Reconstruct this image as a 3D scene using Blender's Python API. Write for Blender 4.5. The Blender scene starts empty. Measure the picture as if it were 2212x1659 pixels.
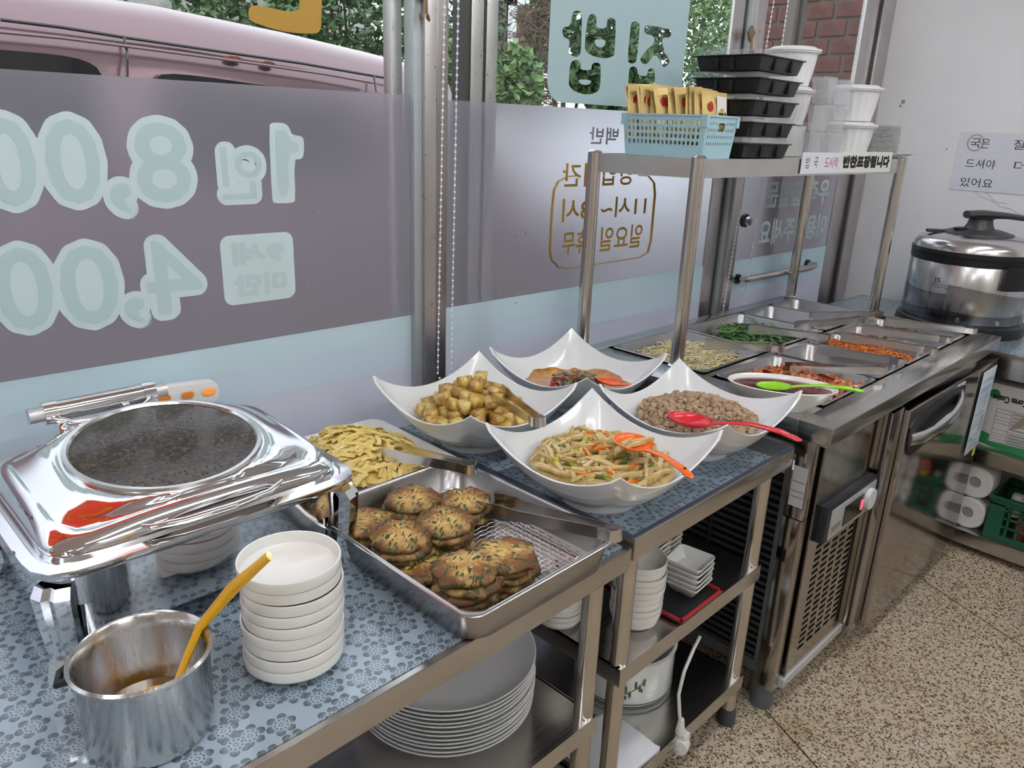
import bpy, bmesh, math, random
from math import sin, cos, pi, radians
from mathutils import Vector, Matrix, noise
random.seed(7)
SC = bpy.context.scene
COL = SC.collection
# ------------------------------------------------------------------ camera
F_PX, YAW, PITCH, ROLL, CAM_H = 1654.4, .76154, .3264, -.03798, 1.496
_fw = Vector((sin(YAW)*cos(PITCH), cos(YAW)*cos(PITCH), -sin(PITCH)))
_rt = Vector((cos(YAW), -sin(YAW), 0)); _dn = _fw.cross(_rt)
RX = _rt*cos(ROLL)+_dn*sin(ROLL); DN = _dn*cos(ROLL)-_rt*sin(ROLL); FW = _fw
cd = bpy.data.cameras.new('camera'); cam = bpy.data.objects.new('camera', cd); COL.objects.link(cam)
cd.sensor_fit = 'HORIZONTAL'; cd.sensor_width = 36; cd.lens = F_PX/2212*36; cd.clip_start = .02; cd.clip_end = 200
M = Matrix((RX, -DN, -FW)).transposed().to_4x4(); M.translation = (0, 0, CAM_H); cam.matrix_world = M
SC.camera = cam
SC.view_settings.view_transform = 'Standard'; SC.view_settings.look = 'None'
SC.view_settings.exposure = 0.0; SC.view_settings.gamma = 1; SC.view_settings.use_curve_mapping = False
# ------------------------------------------------------------------ overcast sky
SKY_STRENGTH = 2.2; LAMP_STRENGTH = 26.0
w = bpy.data.worlds.new('sky'); SC.world = w; w.use_nodes = True
bg = w.node_tree.nodes['Background']; bg.inputs[0].default_value = (.88, .93, 1, 1); bg.inputs[1].default_value = SKY_STRENGTH
# pixel -> place helpers: a pixel gives a direction, the plane it lies on gives the distance
def ray(px, py): return RX*((px-1106)/F_PX)+DN*((py-829.5)/F_PX)+FW
EYE = Vector((0, 0, CAM_H))
def at_z(px, py, z): d = ray(px, py); return EYE+d*((z-CAM_H)/d.z)
def at_y(px, py, y): d = ray(px, py); return EYE+d*(y/d.y)
def at_x(px, py, x): d = ray(px, py); return EYE+d*(x/d.x)
# ------------------------------------------------------------------ materials
MATS = {}
def mat(name, col=(.8,.8,.8), rough=.5, metal=0., coat=0., trans=0., ior=1.45, alpha=1., spec=.5, bump=None, sss=0., aniso=0., emit=None, es=0., var=None):
    if name in MATS: return MATS[name]
    m = bpy.data.materials.new(name); m.use_nodes = True; MATS[name] = m
    nt = m.node_tree; b = nt.nodes['Principled BSDF']; I = b.inputs
    I['Base Color'].default_value = (*col, 1); I['Roughness'].default_value = rough; I['Metallic'].default_value = metal
    I['Coat Weight'].default_value = coat; I['Coat Roughness'].default_value = .04
    I['Transmission Weight'].default_value = trans; I['IOR'].default_value = ior; I['Alpha'].default_value = alpha
    I['Specular IOR Level'].default_value = spec
    if sss: I['Subsurface Weight'].default_value = sss; I['Subsurface Radius'].default_value = (.01,.007,.004); I['Subsurface Scale'].default_value = .5
    if emit: I['Emission Color'].default_value = (*emit, 1); I['Emission Strength'].default_value = es
    if var:   # (scale, second colour, lo, hi): mottled second colour
        s, c2, lo, hi = var
        n = noise_n(nt, s); r = nt.nodes.new('ShaderNodeMapRange'); r.inputs[1].default_value = lo; r.inputs[2].default_value = hi
        nt.links.new(n.outputs[0], r.inputs[0]); x = mixc(nt, r.outputs[0], (*col, 1), (*c2, 1)); nt.links.new(x, I['Base Color'])
    if bump:
        s, st, d = bump
        n = noise_n(nt, s); bm_ = nt.nodes.new('ShaderNodeBump'); bm_.inputs['Strength'].default_value = st; bm_.inputs['Distance'].default_value = d
        nt.links.new(n.outputs[0], bm_.inputs['Height']); nt.links.new(bm_.outputs[0], I['Normal'])
    return m
def coords(nt, kind='Object'):
    t = nt.nodes.new('ShaderNodeTexCoord'); return t.outputs[kind]
def noise_n(nt, scale, vec=None, detail=4, scl3=None):
    n = nt.nodes.new('ShaderNodeTexNoise'); n.inputs['Detail'].default_value = detail
    v = vec or coords(nt)
    if isinstance(scale, (tuple, list)):
        mp = nt.nodes.new('ShaderNodeMapping'); mp.inputs['Scale'].default_value = scale; nt.links.new(v, mp.inputs[0]); v = mp.outputs[0]; scale = 1
    n.inputs['Scale'].default_value = scale; nt.links.new(v, n.inputs['Vector']); return n
def setin(nt, sock, v):
    if isinstance(v, (int, float)): sock.default_value = v
    elif isinstance(v, (tuple, list)): sock.default_value = v
    else: nt.links.new(v, sock)
def mixc(nt, f, a, b, mode='MIX'):
    x = nt.nodes.new('ShaderNodeMix'); x.data_type = 'RGBA'; x.blend_type = mode
    setin(nt, x.inputs[0], f); setin(nt, x.inputs[6], a); setin(nt, x.inputs[7], b); return x.outputs[2]
def math_n(nt, op, a, b=0., c=0.):
    n = nt.nodes.new('ShaderNodeMath'); n.operation = op; setin(nt, n.inputs[0], a); setin(nt, n.inputs[1], b); setin(nt, n.inputs[2], c); return n.outputs[0]
def maprange(nt, v, a, b, c=0., d=1.):
    r = nt.nodes.new('ShaderNodeMapRange'); setin(nt, r.inputs[0], v)
    for i, q in enumerate((a, b, c, d)): r.inputs[i+1].default_value = q
    return r.outputs[0]
def steel(name, col=(.62,.60,.58), rough=.22, streak=(4,220,220), amt=.12, spots=False):
    if name in MATS: return MATS[name]
    m = mat(name, col, rough, 1.0); nt = m.node_tree; b = nt.nodes['Principled BSDF']
    n = noise_n(nt, streak); nt.links.new(maprange(nt, n.outputs[0], .3, .7, max(.03, rough-amt), rough+amt), b.inputs['Roughness'])
    n2 = noise_n(nt, 9.0); c = mixc(nt, maprange(nt, n2.outputs[0], .35, .75), (*col, 1), tuple(x*.88 for x in col)+(1,))
    if spots:
        n3 = noise_n(nt, 90.0, detail=1); c = mixc(nt, maprange(nt, n3.outputs[0], .72, .76), c, tuple(x*.45 for x in col)+(1,))
    nt.links.new(c, b.inputs['Base Color'])
    return m
STEEL = steel('brushed_steel', amt=.05); STEEL_D = steel('window_steel', (.60,.565,.56), .34, (90,90,2), .05, True)
STEEL_V = steel('tube_steel', (.66,.62,.57), .2, (90,90,3), .04)
CHROME = mat('polished_steel', (.80,.80,.81), .07, 1.0)
PANST = steel('pan_steel', (.40,.395,.395), .33, (8,8,8), .03)
WHITE = mat('white_melamine', (.82,.83,.83), .22, coat=.3)
CREAM = mat('cream_melamine', (.80,.80,.76), .25, coat=.3)
PORC = mat('white_porcelain', (.84,.86,.85), .12, coat=.4)
BLACK = mat('black_plastic', (.012,.012,.014), .35)
RUBBER = mat('dark_rubber', (.05,.055,.06), .6)
CLEAR = mat('clear_plastic', (.95,.96,.97), .08, trans=1., ior=1.25)
def film_mat(name, col, tr, rough=.55):
    if name in MATS: return MATS[name]
    m = mat(name, col, .5); nt = m.node_tree; b = nt.nodes['Principled BSDF']; out = nt.nodes['Material Output']
    g = nt.nodes.new('ShaderNodeBsdfRefraction'); g.inputs['Color'].default_value = (.93,.92,.96,1); g.inputs['Roughness'].default_value = rough; g.inputs['IOR'].default_value = 1.18
    t = nt.nodes.new('ShaderNodeBsdfTranslucent'); t.inputs['Color'].default_value = (*[min(1, c*1.08) for c in col], 1)
    a = nt.nodes.new('ShaderNodeMixShader'); a.inputs[0].default_value = tr[0]; nt.links.new(b.outputs[0], a.inputs[1]); nt.links.new(t.outputs[0], a.inputs[2])
    c = nt.nodes.new('ShaderNodeMixShader'); c.inputs[0].default_value = tr[1]; nt.links.new(a.outputs[0], c.inputs[1]); nt.links.new(g.outputs[0], c.inputs[2])
    nt.links.new(c.outputs[0], out.inputs['Surface']); return m
def glass_mat(name, col=(1,1,1), refl=.08):
    if name in MATS: return MATS[name]
    m = bpy.data.materials.new(name); m.use_nodes = True; MATS[name] = m; nt = m.node_tree; nt.nodes.clear()
    o = nt.nodes.new('ShaderNodeOutputMaterial'); t = nt.nodes.new('ShaderNodeBsdfTransparent'); t.inputs[0].default_value = (*col, 1)
    g = nt.nodes.new('ShaderNodeBsdfGlossy'); g.inputs['Roughness'].default_value = .02; x = nt.nodes.new('ShaderNodeMixShader')
    f = nt.nodes.new('ShaderNodeFresnel'); f.inputs[0].default_value = 1.45
    gq = nt.nodes.new('ShaderNodeNewGeometry')
    nt.links.new(math_n(nt, 'MULTIPLY', f.outputs[0], math_n(nt, 'SUBTRACT', 1.0, gq.outputs['Backfacing'])), x.inputs[0]); nt.links.new(t.outputs[0], x.inputs[1]); nt.links.new(g.outputs[0], x.inputs[2]); nt.links.new(x.outputs[0], o.inputs[0])
    return m
GLASS = glass_mat('window_glass', (.96,.98,.97))
def floral_mat():
    m = mat('floral_cloth', (.5,.6,.7), .35, coat=.75); nt = m.node_tree; b = nt.nodes['Principled BSDF']; L = nt.links
    v = coords(nt); SCL = 27.
    vo = nt.nodes.new('ShaderNodeTexVoronoi'); vo.voronoi_dimensions = '2D'; vo.inputs['Scale'].default_value = SCL; vo.inputs['Randomness'].default_value = .55
    L.new(v, vo.inputs['Vector'])
    sub = nt.nodes.new('ShaderNodeVectorMath'); sub.operation = 'SUBTRACT'; L.new(v, sub.inputs[0]); L.new(vo.outputs['Position'], sub.inputs[1])
    sp = nt.nodes.new('ShaderNodeSeparateXYZ'); L.new(sub.outputs[0], sp.inputs[0])
    x, y = sp.outputs[0], sp.outputs[1]
    r = math_n(nt, 'MULTIPLY', math_n(nt, 'SQRT', math_n(nt, 'ADD', math_n(nt, 'MULTIPLY', x, x), math_n(nt, 'MULTIPLY', y, y))), SCL)
    th = math_n(nt, 'ARCTAN2', y, x)
    pet = math_n(nt, 'ABSOLUTE', math_n(nt, 'COSINE', math_n(nt, 'MULTIPLY', th, 3.0)))          # six petals
    dots = math_n(nt, 'COSINE', math_n(nt, 'MULTIPLY', th, 9.0))
    ring = math_n(nt, 'MULTIPLY', maprange(nt, r, .24, .27), maprange(nt, r, .50, .46))
    rim = math_n(nt, 'ADD', math_n(nt, 'MULTIPLY', pet, .16), .36)
    petal = math_n(nt, 'MULTIPLY', math_n(nt, 'LESS_THAN', r, rim), math_n(nt, 'GREATER_THAN', r, .29))
    petal = math_n(nt, 'MULTIPLY', petal, math_n(nt, 'GREATER_THAN', pet, .28))
    cd_ = math_n(nt, 'MULTIPLY', math_n(nt, 'LESS_THAN', math_n(nt, 'ABSOLUTE', math_n(nt, 'SUBTRACT', r, .21)), .028), math_n(nt, 'GREATER_THAN', dots, 0.))
    core = math_n(nt, 'MULTIPLY', math_n(nt, 'LESS_THAN', math_n(nt, 'ABSOLUTE', math_n(nt, 'SUBTRACT', r, .07)), .02), math_n(nt, 'GREATER_THAN', dots, -.3))
    fade = maprange(nt, r, .26, .5, .55, 1.)
    f = math_n(nt, 'MAXIMUM', math_n(nt, 'MULTIPLY', petal, fade), math_n(nt, 'MAXIMUM', cd_, core))
    n = noise_n(nt, 260.); f = math_n(nt, 'MULTIPLY', f, maprange(nt, n.outputs[0], .3, .6, .75, 1.))
    c = mixc(nt, f, (.30,.385,.46,1), (.040,.055,.07,1)); L.new(c, b.inputs['Base Color'])
    return m
FLORAL = floral_mat()
def terrazzo():
    m = mat('terrazzo', (.5,.44,.36), .5); nt = m.node_tree; b = nt.nodes['Principled BSDF']; L = nt.links
    n = noise_n(nt, 2.2, coords(nt)); base = mixc(nt, maprange(nt, n.outputs[0], .35, .7), (.47,.385,.27,1), (.55,.475,.37,1))
    stain = noise_n(nt, 5., coords(nt)); base = mixc(nt, maprange(nt, stain.outputs[0], .58, .72, 0., .55), base, (.36,.25,.13,1))
    v = coords(nt); wn = noise_n(nt, 35., v, 2); vv = nt.nodes.new('ShaderNodeVectorMath'); vv.operation = 'MULTIPLY_ADD'
    L.new(wn.outputs[1], vv.inputs[0]); vv.inputs[1].default_value = (.02,.02,.02); L.new(v, vv.inputs[2])
    for s, th, lo, colr in ((72., .33, .45, (.16,.10,.045,1)), (115., .36, .5, (.24,.155,.07,1)), (150., .38, .45, (.07,.055,.04,1)), (90., .30, .7, (.64,.58,.48,1))):
        vo = nt.nodes.new('ShaderNodeTexVoronoi'); vo.inputs['Scale'].default_value = s; L.new(vv.outputs[0], vo.inputs['Vector'])
        sc_ = nt.nodes.new('ShaderNodeSeparateColor'); L.new(vo.outputs['Color'], sc_.inputs[0])
        k = math_n(nt, 'MULTIPLY', maprange(nt, vo.outputs['Distance'], th+.03, th), math_n(nt, 'GREATER_THAN', sc_.outputs[0], lo))
        base = mixc(nt, k, base, colr)
    L.new(base, b.inputs['Base Color']); return m
TERR = terrazzo()
PLASTER = mat('plaster', (.86,.855,.88), .7, bump=(55., .25, .004), var=(1.6, (.76,.76,.77), .4, .75))
# ------------------------------------------------------------------ mesh builder
class MB:
    def __init__(s): s.v = []; s.f = []
    def add(s, vs, fs, mx=None):
        n = len(s.v)
        s.v += [tuple(mx @ Vector(v)) if mx is not None else tuple(v) for v in vs]; s.f += [tuple(i+n for i in f) for f in fs]; return s
    def box(s, lo, hi, mx=None):
        x0, y0, z0 = lo; x1, y1, z1 = hi
        return s.add([(x0,y0,z0),(x1,y0,z0),(x1,y1,z0),(x0,y1,z0),(x0,y0,z1),(x1,y0,z1),(x1,y1,z1),(x0,y1,z1)],
              [(3,2,1,0),(4,5,6,7),(0,1,5,4),(1,2,6,5),(2,3,7,6),(3,0,4,7)], mx)
    def loft(s, rings, cap0=True, cap1=True, closed=True, mx=None, loop=False):
        n = len(rings[0]); vs = [p for r in rings for p in r]; fs = []
        R_ = len(rings)
        for i in range(R_ if loop else R_-1):
            a, b = i*n, ((i+1) % R_)*n
            for j in range(n if closed else n-1):
                k = (j+1) % n; fs.append((a+j, a+k, b+k, b+j))
        if cap0 and not loop: fs.append(tuple(range(n-1, -1, -1)))
        if cap1 and not loop: fs.append(tuple((R_-1)*n+j for j in range(n)))
        return s.add(vs, fs, mx)
    def lathe(s, prof, n=32, mx=None, loop=False, c=(0,0,0)):
        rings = [[(c[0]+r*cos(2*pi*j/n), c[1]+r*sin(2*pi*j/n), c[2]+z) for j in range(n)] for r, z in prof]
        return s.loft(rings, mx=mx, loop=loop)
    def cyl(s, p0, p1, r0, r1=None, n=16, mx=None):
        return s.tube([p0, p1], [r0, r0 if r1 is None else r1], n, mx)
    def tube(s, pts, r, n=10, mx=None, flat=1.):
        pts = [Vector(p) for p in pts]; R_ = r if isinstance(r, (list, tuple)) else [r]*len(pts); rings = []
        d0 = (pts[1]-pts[0]).normalized(); up = Vector((0,0,1)) if abs(d0.z) < .9 else Vector((1,0,0))
        u = d0.cross(up).normalized()
        for i, p in enumerate(pts):
            d = (pts[min(i+1, len(pts)-1)]-pts[max(i-1, 0)]).normalized()
            u = (u-d*u.dot(d)).normalized(); v = d.cross(u)
            rings.append([tuple(p+(u*cos(2*pi*j/n)+v*sin(2*pi*j/n)*flat)*R_[i]) for j in range(n)])
        return s.loft(rings, mx=mx)
    def prism(s, poly, z0, z1, mx=None):
        return s.loft([[(x,y,z0) for x,y in poly], [(x,y,z1) for x,y in poly]], mx=mx)
    def sphere(s, c, r, nu=8, nv=6, mx=None, sq=(1,1,1)):
        rings = []
        for i in range(1, nv):
            a = -pi/2+pi*i/nv; rings.append([(c[0]+r*sq[0]*cos(a)*cos(2*pi*j/nu), c[1]+r*sq[1]*cos(a)*sin(2*pi*j/nu), c[2]+r*sq[2]*sin(a)) for j in range(nu)])
        return s.loft(rings, mx=mx)
    def mesh(s, name):
        me = bpy.data.meshes.new(name); me.from_pydata(s.v, [], s.f); me.update()
        bm = bmesh.new(); bm.from_mesh(me); bmesh.ops.recalc_face_normals(bm, faces=bm.faces); bm.to_mesh(me); bm.free(); return me
    def build(s, name, m, parent=None, smooth=None, bevel=0., seg=2, loc=None, rot=None):
        me = s.mesh(name)
        if bevel:
            bm = bmesh.new(); bm.from_mesh(me); bmesh.ops.bevel(bm, geom=[e for e in bm.edges if e.is_manifold and e.calc_face_angle(0) > .5], offset=bevel, segments=seg, affect='EDGES', profile=.6); bm.to_mesh(me); bm.free()
        return link(name, me, m, parent, 40 if smooth is None else smooth, loc, rot)
def link(name, me, m, parent=None, smooth=40, loc=None, rot=None):
    if m is not None:
        me.materials.clear(); me.materials.append(m)
    if smooth:
        me.polygons.foreach_set('use_smooth', [True]*len(me.polygons)); me.set_sharp_from_angle(angle=radians(smooth))
    o = bpy.data.objects.new(name, me); COL.objects.link(o)
    if parent: o.parent = parent
    if loc: o.location = loc
    if rot: o.rotation_euler = rot
    return o
def tag(o, label, cat, group=None, kind=None):
    if label: o['label'] = label
    if cat: o['category'] = cat
    if group: o['group'] = group
    if kind: o['kind'] = kind
    return o
def thing(name, label, cat, loc=(0,0,0), rz=0., group=None, rot=None):
    o = bpy.data.objects.new(name, None); o.empty_display_size = .05; COL.objects.link(o); o.location = loc
    o.rotation_euler = rot if rot else (0,0,rz); return tag(o, label, cat, group)
def struct(o): o['kind'] = 'structure'; return o
def sroot(name):
    o = bpy.data.objects.new(name, None); COL.objects.link(o); o['kind'] = 'structure'; return o
def dup(root, loc, rot=None, label=None, group=None):
    r = root.copy(); COL.objects.link(r); r.location = loc
    if rot is not None: r.rotation_euler = rot if isinstance(rot, (tuple, list)) else (0,0,rot)
    if label: r['label'] = label
    if group: r['group'] = group
    for ch in list(root.children):
        c = ch.copy(); COL.objects.link(c); c.parent = r
        for g in ch.children: d = g.copy(); COL.objects.link(d); d.parent = c
    return r
def one(name, me, m, label, cat, loc, rot=None, group=None, scale=None, smooth=40):
    o = link(name, me, m, None, smooth if not me.materials else 0, loc, rot); tag(o, label, cat, group)
    if scale: o.scale = scale
    return o
def rrect(w_, d_, r, n=5, cx=0., cy=0.):
    pts = []; r = min(r, w_/2-1e-4, d_/2-1e-4)
    for k, (sx, sy) in enumerate(((1,1),(-1,1),(-1,-1),(1,-1))):
        for i in range(n+1):
            a = k*pi/2+i*pi/2/n; pts.append((cx+sx*(w_/2-r)+r*cos(a), cy+sy*(d_/2-r)+r*sin(a)))
    return pts
def rr3(w_, d_, r, z, n=5, cx=0., cy=0.): return [(x,y,z) for x,y in rrect(w_, d_, r, n, cx, cy)]
# writing: glyph outlines as thin flat meshes
def glyphs(body, size=1., ext=0.):
    c = bpy.data.curves.new('t', 'FONT'); c.body = body; c.size = size; c.extrude = ext; c.resolution_u = 3
    o = bpy.data.objects.new('t', c); COL.objects.link(o); bpy.context.view_layer.update()
    dg = bpy.context.evaluated_depsgraph_get(); me = bpy.data.meshes.new_from_object(o.evaluated_get(dg))
    v = [tuple(p.co) for p in me.vertices]; f = [tuple(p.vertices) for p in me.polygons]
    bpy.data.objects.remove(o); bpy.data.curves.remove(c); bpy.data.meshes.remove(me); return v, f
def writing(name, body, m, parent, fn, box, grow=0., fill=False, nshift=10, stroke=None):
    """fits the glyphs in box=(u0,v0,u1,v1), then fn(u,v,k) -> world point; grow thickens the strokes"""
    v, f = glyphs(body); xs = [p[0] for p in v]; ys = [p[1] for p in v]; mb = MB()
    sx = (box[2]-box[0]-2*grow)/(max(xs)-min(xs)); sy = (box[3]-box[1]-2*grow)/(max(ys)-min(ys))
    pts = [(box[0]+grow+(p[0]-min(xs))*sx, box[1]+grow+(p[1]-min(ys))*sy) for p in v]
    sh = [(0,0)]
    if grow:
        for rr in ([grow] if not fill else [grow, grow*.5]): sh += [(rr*cos(2*pi*k/nshift), rr*sin(2*pi*k/nshift)) for k in range(nshift)]
    for k, (a, b) in enumerate(sh): mb.add([fn(p[0]+a, p[1]+b, k*2e-6) for p in pts], f)
    if fill:
        cu, cv = (box[0]+box[2])/2, (box[1]+box[3])/2
        for i, q in enumerate((.88,.76,.64,.52,.40,.28,.16,.06)): mb.add([fn(cu+(p[0]-cu)*q, cv+(p[1]-cv)*q, 9e-5+i*4e-6) for p in pts], f)
        if body == '8':
            for e_, dv in enumerate((-.25,.25)): mb.add([fn(cu+(box[2]-box[0])*.22*cos(i*pi/12), cv+(box[3]-box[1])*(dv+.17*sin(i*pi/12)), 1.4e-4+e_*5e-6) for i in range(24)], [tuple(range(24))])
        if body == '0': mb.add([fn(cu+(box[2]-box[0])*.30*cos(i*pi/12), cv+(box[3]-box[1])*.36*sin(i*pi/12), 1.4e-4) for i in range(24)], [tuple(range(24))])
    me = bpy.data.meshes.new(name); me.from_pydata(mb.v, [], mb.f); me.update()
    return link(name, me, m, parent, 0)
def cutout(name, polys, m, parent, fn):
    """flat sheet from closed outlines; inner outlines are holes"""
    c = bpy.data.curves.new('c', 'CURVE'); c.dimensions = '2D'; c.fill_mode = 'BOTH'
    for pl in polys:
        sp = c.splines.new('POLY'); sp.points.add(len(pl)-1); sp.use_cyclic_u = True
        for i, (a, b) in enumerate(pl): sp.points[i].co = (a, b, 0, 1)
    o = bpy.data.objects.new('c', c); COL.objects.link(o); bpy.context.view_layer.update()
    dg = bpy.context.evaluated_depsgraph_get(); me = bpy.data.meshes.new_from_object(o.evaluated_get(dg))
    bpy.data.objects.remove(o)
    for v in me.vertices: v.co = fn(v.co.x, v.co.y, 0)
    me.name = name; return link(name, me, m, parent, 0)
def smooth_poly(p, it=2):
    for _ in range(it):
        q = []
        for i in range(len(p)):
            a, b = p[i], p[(i+1) % len(p)]; q += [(a[0]*.75+b[0]*.25, a[1]*.75+b[1]*.25), (a[0]*.25+b[0]*.75, a[1]*.25+b[1]*.75)]
        p = q
    return p
# ================================================================== SETTING
WY = 1.58            # plane of the window glass
XL, XR, YB = -2.6, 3.72, -3.4
fl = struct(MB().box((XL,YB,-.06),(XR,1.7,-.012)).build('floor', mat('floor_joint', (.07,.055,.04), .7), smooth=0))
JA = radians(23.6); jd = Vector((cos(JA), -sin(JA))); je = Vector((sin(JA), cos(JA)))   # joints run along je
o2 = Vector((1.703,.722)); S = .963
for i in range(-6, 6):
    for j in range(-2, 2):
        a = o2+jd*(i*S)+je*(j*2.9+.62); poly = [a+jd*.003+je*.003, a+jd*(S-.003)+je*.003, a+jd*(S-.003)+je*(2.897), a+jd*.003+je*(2.897)]
        c = (poly[0]+poly[2])/2
        if XL-1 < c.x < XR+1.2 and YB-1 < c.y < 3:
            MB().prism([tuple(p) for p in poly], -.012, 0).build('floor_panel', TERR, fl, smooth=0)
def wall(name, lo, hi, m=PLASTER): return struct(MB().box(lo, hi).build(name, m, smooth=0))
wall('wall_right', (XR,YB,0), (XR+.12,1.72,2.62)); wall('wall_left', (XL-.1,YB,0), (XL,1.7,2.62), mat('room_wall', (.60,.57,.53), .8))
wall('wall_back', (XL,YB-.1,0), (XR,YB,2.62), mat('room_wall')); wall('ceiling', (XL,YB,2.62), (XR,1.75,2.7), mat('ceiling_board', (.72,.72,.72), .8))
struct(MB().box((XL,1.55,2.50),(XR,1.68,2.62)).build('wall_window_head', PLASTER, smooth=0))
# hairline cracks and flaws on the plaster
for k, pl in enumerate(([(2100,408),(2118,425),(2140,432),(2160,446),(2185,452),(2212,470)], [(2128,413),(2150,436),(2175,440)])):
    MB().tube([at_x(px,py,XR-.0006) for px,py in pl], .0009, 5).build('crack', mat('plaster_crack', (.36,.35,.35), .8), bpy.data.objects['wall_right'])
for px, py, r in ((1951,220,.010),(1945,229,.006),(2045,322,.004)): MB().sphere(at_x(px,py,XR-.001), r, sq=(.25,.8,1)).build('stain', mat('plaster_stain', (.3,.29,.28), .8), bpy.data.objects['wall_right'])
# ceiling lamps
LAMPM = mat('lamp_tube', (1,1,1), .5, emit=(.97,.98,1), es=LAMP_STRENGTH)
for k, (x, y, rz) in enumerate(((-1.2,.35,0),(.55,.35,0),(2.3,.35,0),(-1.2,-1.2,0),(.55,-1.2,0),(2.3,-1.2,0),(.55,-2.6,0))):
    t = thing('ceiling_lamp', 'long white fluorescent lamp fixed under the ceiling', 'lamp', (x,y,2.62), rz, 'fluorescent ceiling lamps')
    MB().box((-.64,-.11,-.05),(.64,.11,-.001)).build('housing', mat('lamp_housing', (.85,.85,.85), .4), t)
    for s in (-.05,.05): MB().cyl((-.59,s,-.068),(.59,s,-.068),.016,n=10).build('tube', LAMPM, t)
# ------------------------------------------------------------------ windows
FILM = film_mat('frosted_film', (.74,.74,.82), (.22,.82), .46); BAND = film_mat('blue_band_film', (.70,.83,.87), (.40,.0)); BAND2 = film_mat('pale_band_film', (.72,.81,.88), (.40,.0))
LOWF = film_mat('lilac_film', (.76,.78,.86), (.38,.0))
LET1 = mat('letter_light', (.58,.71,.73), .5); LET2 = mat('letter_blue', (.45,.60,.615), .5); LET3 = mat('letter_faint', (.50,.62,.64), .5)
GOLD = mat('ochre_vinyl', (.42,.245,.035), .5); GREYV = mat('grey_vinyl', (.30,.29,.31), .5)
def sheet(name, x0, x1, z0, z1, y, m, parent, t=.001): return MB().box((x0,y,z0),(x1,y+t,z1)).build(name, m, parent, smooth=0)
def sash(n, x0, x1, y, xtra=True):
    w_ = sroot(n)
    sheet('pane', x0, x1, .08, 2.50, y+.004, GLASS, w_, .005)
    sheet('film', x0, x1, 1.021, 1.553 if n == 'window_1' else 1.548, y, FILM, w_, .003)
    sheet('blue_band', x0, x1, .955, 1.021, y-.0012, BAND, w_); sheet('pale_band', x0, x1, .885, .955, y-.0012, BAND2, w_); sheet('lower_film', x0, x1, .08, .885, y-.0012, LOWF, w_)
    return w_
w1 = sash('window_1', -2.6, 1.14, WY); w2 = sash('window_2', 1.243, 2.50, WY+.012); d1 = sash('door_1', 2.66, 3.50, WY+.012)
FR = mat('aluminium_seal', (.42,.46,.47), .45, .6)
def post(x0, x1, y0, y1, m=STEEL_D, z0=0., z1=2.50, parent=None, nm='frame_post'): return MB().box((x0,y0,z0),(x1,y1,z1)).build(nm, m, parent, bevel=.0015)
post(1.136,1.161,1.562,1.60,FR,parent=w1,nm='seal'); post(1.161,1.195,1.552,1.60,parent=w1); post(1.195,1.246,1.572,1.64,steel('dark_steel',(.36,.34,.33),.32,(220,220,4),.1),parent=w1)
post(1.105,1.134,1.605,1.64,parent=w1,nm='outer_post')
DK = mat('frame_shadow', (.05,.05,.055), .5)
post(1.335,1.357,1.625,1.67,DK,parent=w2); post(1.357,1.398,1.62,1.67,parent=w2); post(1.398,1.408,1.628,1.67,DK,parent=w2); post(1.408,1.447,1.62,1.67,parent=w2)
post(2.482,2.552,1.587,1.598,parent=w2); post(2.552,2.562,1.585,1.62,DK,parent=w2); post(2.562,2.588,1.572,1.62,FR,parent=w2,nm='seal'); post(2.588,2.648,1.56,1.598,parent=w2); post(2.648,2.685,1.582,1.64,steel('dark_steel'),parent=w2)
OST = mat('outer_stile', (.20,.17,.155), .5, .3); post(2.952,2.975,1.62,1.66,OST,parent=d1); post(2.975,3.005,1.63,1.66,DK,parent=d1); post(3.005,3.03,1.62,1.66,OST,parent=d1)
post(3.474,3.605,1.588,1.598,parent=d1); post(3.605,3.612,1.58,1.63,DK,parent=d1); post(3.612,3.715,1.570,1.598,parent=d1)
for nm_, x0, x1, p in (('bottom_rail',-2.6,1.19,w1),('bottom_rail',1.2,2.64,w2),('bottom_rail',2.65,3.6,d1)): MB().box((x0,1.56,0),(x1,1.62,.1)).build(nm_, STEEL_D, p)
for nm_, x0, x1, p in (('top_rail',-2.6,1.19,w1),('top_rail',1.2,2.64,w2),('top_rail',2.65,3.7,d1)): MB().box((x0,1.56,2.42),(x1,1.64,2.50)).build(nm_, STEEL_D, p)
# backlit red-orange film with ochre strokes across the top of the first window
REDF = film_mat('red_film', (.85,.10,.045), (.55,.0)); YELF = film_mat('ochre_film', (.80,.42,.03), (.5,.0))
sheet('red_film', -1.6, .78, 1.775, 2.42, WY-.001, REDF, w1)
for k in range(7):
    cx = -1.35+k*.30; MB().tube([(cx+.08*cos(a), WY-.003, 2.05+.16*sin(a)) for a in [i*pi/8 for i in range(13+(k % 3))]], .022, 6).build('ochre_stroke', YELF, w1)
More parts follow.
